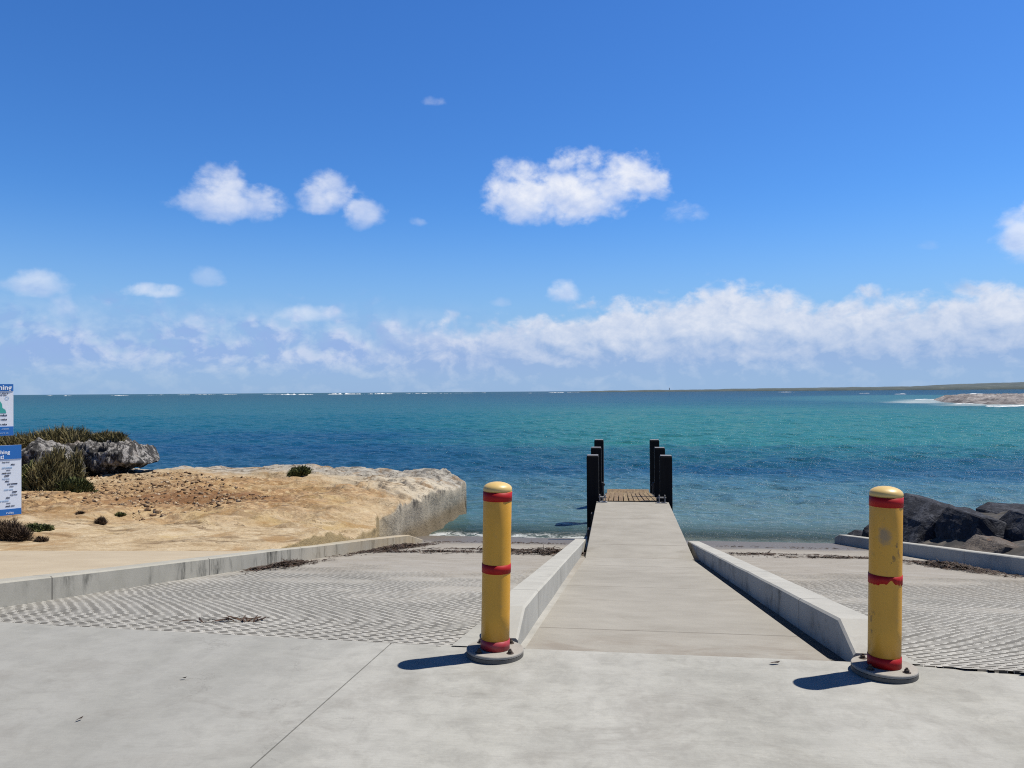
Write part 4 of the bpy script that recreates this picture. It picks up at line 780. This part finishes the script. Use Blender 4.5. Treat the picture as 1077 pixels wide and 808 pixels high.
# loose leaves on the apron
lv = thing('dry_leaf', 'dry brown leaf on the pavement left of the scuffed bollard', 'leaf', (.86, 4.52, .004))
def leaf_shape(root, L_, w_):
    bm = bmesh.new(); v = [bm.verts.new(q) for q in ((-L_, 0, .004), (-.3*L_, -w_, .010), (.5*L_, -w_*.7, .006), (L_, 0, .014), (.4*L_, w_*.8, .010), (-.4*L_, w_, .006))]; bm.faces.new(v); return obj('blade', bm, M_weed, root)
leaf_shape(lv, .035, .010); lv.rotation_euler = (0, 0, .3)
for i, (x, y, lab) in enumerate([(-2.35, 3.9, 'tiny dark leaf out on the pavement left of the slab joint'), (-2.55, 3.35, 'small dark leaf nearest the camera on the bare pavement')]):
    l_ = thing('dry_leaf', lab, 'leaf', (x, y, .003)); leaf_shape(l_, .02, .006); l_.rotation_euler = (0, 0, i+.2)

# ------------------------------------------------------------------ information sign at the left edge
M_white, t, p = material('sign_white'); P = opos(t); t.put(p.inputs['Base Color'], t.mix(t.noise(P, 5., 4), (.62, .66, .72, 1), (.74, .77, .82, 1))); p.inputs['Roughness'].default_value = .45
def flat(name, col, r=.5):
    m, t, p = material(name); P = opos(t); t.put(p.inputs['Base Color'], t.mix(t.step(t.noise(P, 9., 4, .7), .4, .7, 0., .3), col, tuple(q*.8 for q in col[:3])+(1,))); p.inputs['Roughness'].default_value = r; return m
M_blue = flat('sign_blue', (.012, .13, .42, 1)); M_teal = flat('sign_teal', (.04, .33, .30, 1)); M_ink = flat('sign_ink', (.03, .035, .06, 1)); M_txt = flat('sign_lettering', (.8, .83, .86, 1)); M_pale = flat('sign_pale_blue', (.35, .5, .68, 1)); M_pinkish = flat('sign_pink', (.6, .25, .25, 1))
sg = thing('information_sign', 'tall two-board blue and white information sign at the left edge', 'sign', (0, 0, 0))
SD = 7.0; ctr = cam_loc(14, SD); yaw_s = YAW+R(44); sg.location = (ctr.x, ctr.y, 0); sg.rotation_euler = (0, 0, yaw_s)      # local +x to the right, -y to the apron
mp = SD/809.
zy = lambda y: EYE-(y-415.5)*mp
def panel(name, x0, x1, z0, z1, y, mat, parent, th=.003):
    bm = bmesh.new(); box(bm, ((x0+x1)/2, y, (z0+z1)/2), (x1-x0, th, z1-z0)); return obj(name, bm, mat, parent)
def text(body, size, x_right, z, y, mat, parent, bold=0.):
    cu = bpy.data.curves.new('lettering', 'FONT'); cu.body = body; cu.size = size; cu.align_x = 'RIGHT'; cu.extrude = .0006; cu.offset = bold; o = bpy.data.objects.new('lettering', cu); COL.objects.link(o); o.data.materials.append(mat); o.parent = parent
    me = bpy.data.meshes.new_from_object(o); bpy.data.objects.remove(o); o = link('lettering', me, None, parent); o.location = (x_right, y, z); o.rotation_euler = (R(90), 0, 0); return o
xr = 0.; u = panel('upper_board', -.62, xr, zy(458), zy(404), 0, M_white, sg, .006)
panel('header', -.62, xr-.001, zy(411.5), zy(404)-.001, -.0052, M_blue, u); panel('footer', -.62, xr-.001, zy(458)+.001, zy(448.5), -.0052, M_blue, u)
text('zoning', .062, xr-.014, zy(410), -.0075, M_txt, u, .0012)
text('by the shore', .022, xr-.04, zy(414.3), -.0045, M_ink, u); text('in this bay', .020, xr-.05, zy(416.2), -.0045, M_ink, u)
bm = bmesh.new(); v = [bm.verts.new((x-.0, -.0046, z)) for x, z in [(xr-.4, zy(434.5)), (xr-.055, zy(434.5)), (xr-.062, zy(431)), (xr-.085, zy(429)), (xr-.088, zy(425)), (xr-.105, zy(421.5)), (xr-.13, zy(420)), (xr-.2, zy(419.5)), (xr-.4, zy(421))]]; bm.faces.new(v); obj('map', bm, M_teal, u)
bm = bmesh.new(); lathe(bm, [(.011, 0), (.016, 0)], 20); bmesh.ops.rotate(bm, matrix=Matrix.Rotation(R(90), 3, 'X'), verts=bm.verts); bmesh.ops.translate(bm, vec=(xr-.05, -.0047, zy(419)), verts=bm.verts); obj('compass_ring', bm, M_pale, u)
for yy, s_, m_ in ((437.5, .026, M_ink), (441.8, .022, M_ink), (446.8, .020, M_ink)): text('zone rules', s_, xr-.05, zy(yy), -.0045, m_, u, .0008)
text('.com', .03, xr-.035, zy(451.8), -.0075, M_pale, u); text('more at', .024, xr-.04, zy(456), -.0075, M_pale, u)
xr = .058; w = panel('lower_board', -.62, xr, zy(541), zy(468), -.02, M_white, sg, .006)
panel('header', -.62, xr-.001, zy(482.5), zy(468)-.001, -.0252, M_blue, w); panel('footer', -.62, xr-.001, zy(541)+.001, zy(534.5), -.0252, M_blue, w)
text('fishing', .045, xr-.09, zy(476.8), -.0275, M_txt, w, .001); text('list!', .045, xr-.135, zy(481.8), -.0275, M_txt, w, .001)
rs = np.random.default_rng(9)
for i, yy in enumerate(np.linspace(486, 532, 17)):
    text(['bag limit', 'size', 'per person', 'mm', 'catch care', 'gear'][i % 6], .017+.004*(i % 2), xr-(.03+.07*rs.random()), zy(yy), -.0245, [M_ink, M_ink, M_pale, M_ink][i % 4], w, .0007*(i % 3))
panel('pink_box', -.2, -.125, zy(513), zy(508), -.0247, M_pinkish, w, .001)
text('rules', .03, xr-.06, zy(539.5), -.0275, M_txt, w)
for x in (-.52, -.08) if False else (-.50, -.20):
    bm = bmesh.new(); lathe(bm, [(0, -.5), (.024, -.5), (.024, zy(402)), (0, zy(402)+.004)], 16); bmesh.ops.translate(bm, vec=(x, .034, 0), verts=bm.verts); obj('pole', bm, M_galv, sg)

# ------------------------------------------------------------------ the far shore
M_scrub, t, p = material('far_scrub'); P = wpos(t); t.put(p.inputs['Base Color'], t.ramp(t.noise(P, .02, 6, .7), [(.3, (.05, .075, .085, 1)), (.55, (.075, .10, .10, 1)), (.7, (.13, .15, .14, 1))])); p.inputs['Roughness'].default_value = 1.
def far_land(name, ctrl, d, depth, seed, amp):
    """ctrl: (lateral px, crest height in metres); a long low ridge `depth` metres deep"""
    cp = np.array(ctrl, float); xs = np.linspace(cp[0, 0], cp[-1, 0], 700); h = np.interp(xs, cp[:, 0], cp[:, 1]); h = h+amp*(fbm(xs*.09, xs*0, o=5, s=seed)-.5)*np.minimum(1, h/4)
    prof = [(-.5, -1.), (-.48, .25), (-.3, .75), (0, 1.), (.3, .8), (.5, -1.)]; V = []
    for pu, ph in prof:
        dd = d+depth*pu; lat = (xs-538.5)/809*d
        for x, hh in zip(lat, h): q = RT0*x+FW0*dd; V.append((q.x, q.y, WATER+(hh*ph*(1 if ph < 1 else 1) if ph > 0 else -2.)))
    return struct(from_np(name, V, grid_faces(len(prof), 700)[:, ::-1], M_scrub))
far_land('far_shore', [(598, .2), (612, 3.2), (650, 5.5), (700, 7.), (760, 8.5), (830, 11), (900, 12.5), (980, 15), (1077, 17), (1300, 22), (1700, 24)], 2900, 240, 4, 3.)
far_land('far_hills', [(960, 2), (985, 26), (1000, 29), (1040, 34), (1077, 38), (1200, 42), (1700, 44)], 4300, 600, 14, 4.)
M_grey, t, p = material('tower_grey'); p.inputs['Base Color'].default_value = (.3, .32, .35, 1)
q = cam_loc(704, 3900); lt = thing('lookout_tower', 'tiny grey tower standing up from the low far shore', 'tower', (q.x, q.y, WATER+5))
bm = bmesh.new(); lathe(bm, [(0, 0), (2.0, 0), (1.5, 10.5), (0, 10.5)], 16); obj('shaft', bm, M_grey, lt)
bm = bmesh.new(); lathe(bm, [(0, 10.4), (2.5, 10.4), (2.5, 11.2), (1.6, 11.3), (1.6, 13), (0, 14.4)], 16); obj('lantern', bm, M_grey, lt)
# low rocky spit on the right, about 200 m off
M_reef, t, p = material('reef_rock'); P = wpos(t); n1 = t.noise(P, .07, 7, .75, .4); n2 = t.noise(P, .35, 6, .75)
t.put(p.inputs['Base Color'], t.ramp(t.m('ADD', t.m('MULTIPLY', n1, .5), t.m('MULTIPLY', n2, .5)), [(.38, (.035, .032, .036, 1)), (.47, (.14, .125, .125, 1)), (.53, (.26, .24, .235, 1)), (.6, (.44, .42, .4, 1))])); p.inputs['Roughness'].default_value = .9
gu = np.linspace(0, 1, 220); gv = np.linspace(0, 1, 200); U, V = np.meshgrid(gu, gv); lat0 = 93+V*0; 
dd = 175+V*230; left = np.interp(V, [0, .06, .2, .45, 1], [1062, 1030, 985, 975, 1010]); px_ = left+(1400-left)*U**1.35; lat = (px_-538.5)/809*dd
q = lat[..., None]*np.array(RT0)+dd[..., None]*np.array(FW0); Xr, Yr = q[..., 0], q[..., 1]
edge_ = np.minimum(np.minimum(U*6, V*7), (1-V)*6); hgt = sst(edge_+.35*(fbm(Xr*.08, Yr*.05, o=3, s=6)-.5), .05, .6)
Zr = WATER-.7+1.15*hgt+.2*hgt*0+2.6*hgt*np.clip(fbm(Xr*.16, Yr*.07, o=5, s=16, ridged=True)-.5, 0, 1)+.5*hgt*(fbm(Xr*.7, Yr*.4, o=3, s=18)-.4)+.9*sst(U, .2, .7)*hgt
struct(from_np('rocky_spit', np.stack([Xr.ravel(), Yr.ravel(), Zr.ravel()], 1), grid_faces(*Xr.shape), M_reef))
# surf: lumpy ridges of broken water, no two alike, on the bar and round the spit
M_foam, t, p = material('surf_foam'); p.inputs['Base Color'].default_value = (.82, .85, .87, 1); p.inputs['Roughness'].default_value = .8
rf = np.random.default_rng(21); Vs, Fs = [], []; nv = 0
def ridge(px0, px1, d0, hmax, wid, n_=60):
    global nv
    xs = np.linspace(px0, px1, n_); dv = d0*(1+.02*(fbm(xs*.05, xs*0+d0, o=3, s=int(d0) % 97)-.5)); lat = (xs-538.5)/809*d0
    h = hmax*np.clip(1.9*fbm(xs*.5, xs*0+d0*.1, o=4, s=int(d0) % 53)-.55, 0, 1)*np.sin(np.linspace(0, np.pi, n_))**.5
    for pu, ph in ((-.5, -.25), (-.15, .9), (.1, 1.), (.5, -.25)):
        for x, hh, dk in zip(lat, h, dv): w_ = RT0*x+FW0*(dk+pu*wid); Vs.append((w_.x, w_.y, WATER-.05+(hh*ph if ph > 0 else -.3)))
    Fs.append(grid_faces(4, n_)[:, ::-1]+nv); nv += 4*n_
for i in range(26):
    a = rf.uniform(40, 600); ridge(a, a+rf.uniform(6, 24), rf.uniform(1900, 3000), rf.uniform(.6, 1.6), 14)
for a, b, d_, h_ in ((296, 330, 1900, 3.), (345, 384, 1950, 3.4), (384, 412, 2000, 2.8), (820, 838, 1300, .9), (940, 952, 600, .5), (905, 914, 760, .6), (1022, 1036, 560, .7), (1040, 1056, 470, .6)): ridge(a, b, d_, h_, 16)
for i in range(16):
    a = rf.uniform(955, 1090); ridge(a, a+rf.uniform(20, 60), rf.uniform(168, 176) if a > 1030 else np.interp(a, [955, 985, 1030], [300, 232, 182])+rf.uniform(-10, 4), rf.uniform(.15, .32), 6)
stuff(from_np('surf', np.array(Vs), np.concatenate(Fs), M_foam, smooth=True))

# ------------------------------------------------------------------ the exposure above is set for this sun: bring the daylight base colours to measured albedo
ALB = .64
for m in bpy.data.materials:
    if m.name.startswith('sign_'): continue
    t = NT(m.node_tree)
    for nd in list(t.n):
        if nd.type in ('BSDF_PRINCIPLED', 'BSDF_DIFFUSE'):
            sk = nd.inputs[0]
            if sk.is_linked:
                src = sk.links[0].from_socket; t.put(sk, t.mix(1., src, (ALB, ALB, ALB, 1), 'MULTIPLY'))
            else: q = sk.default_value; sk.default_value = (q[0]*ALB, q[1]*ALB, q[2]*ALB, 1)
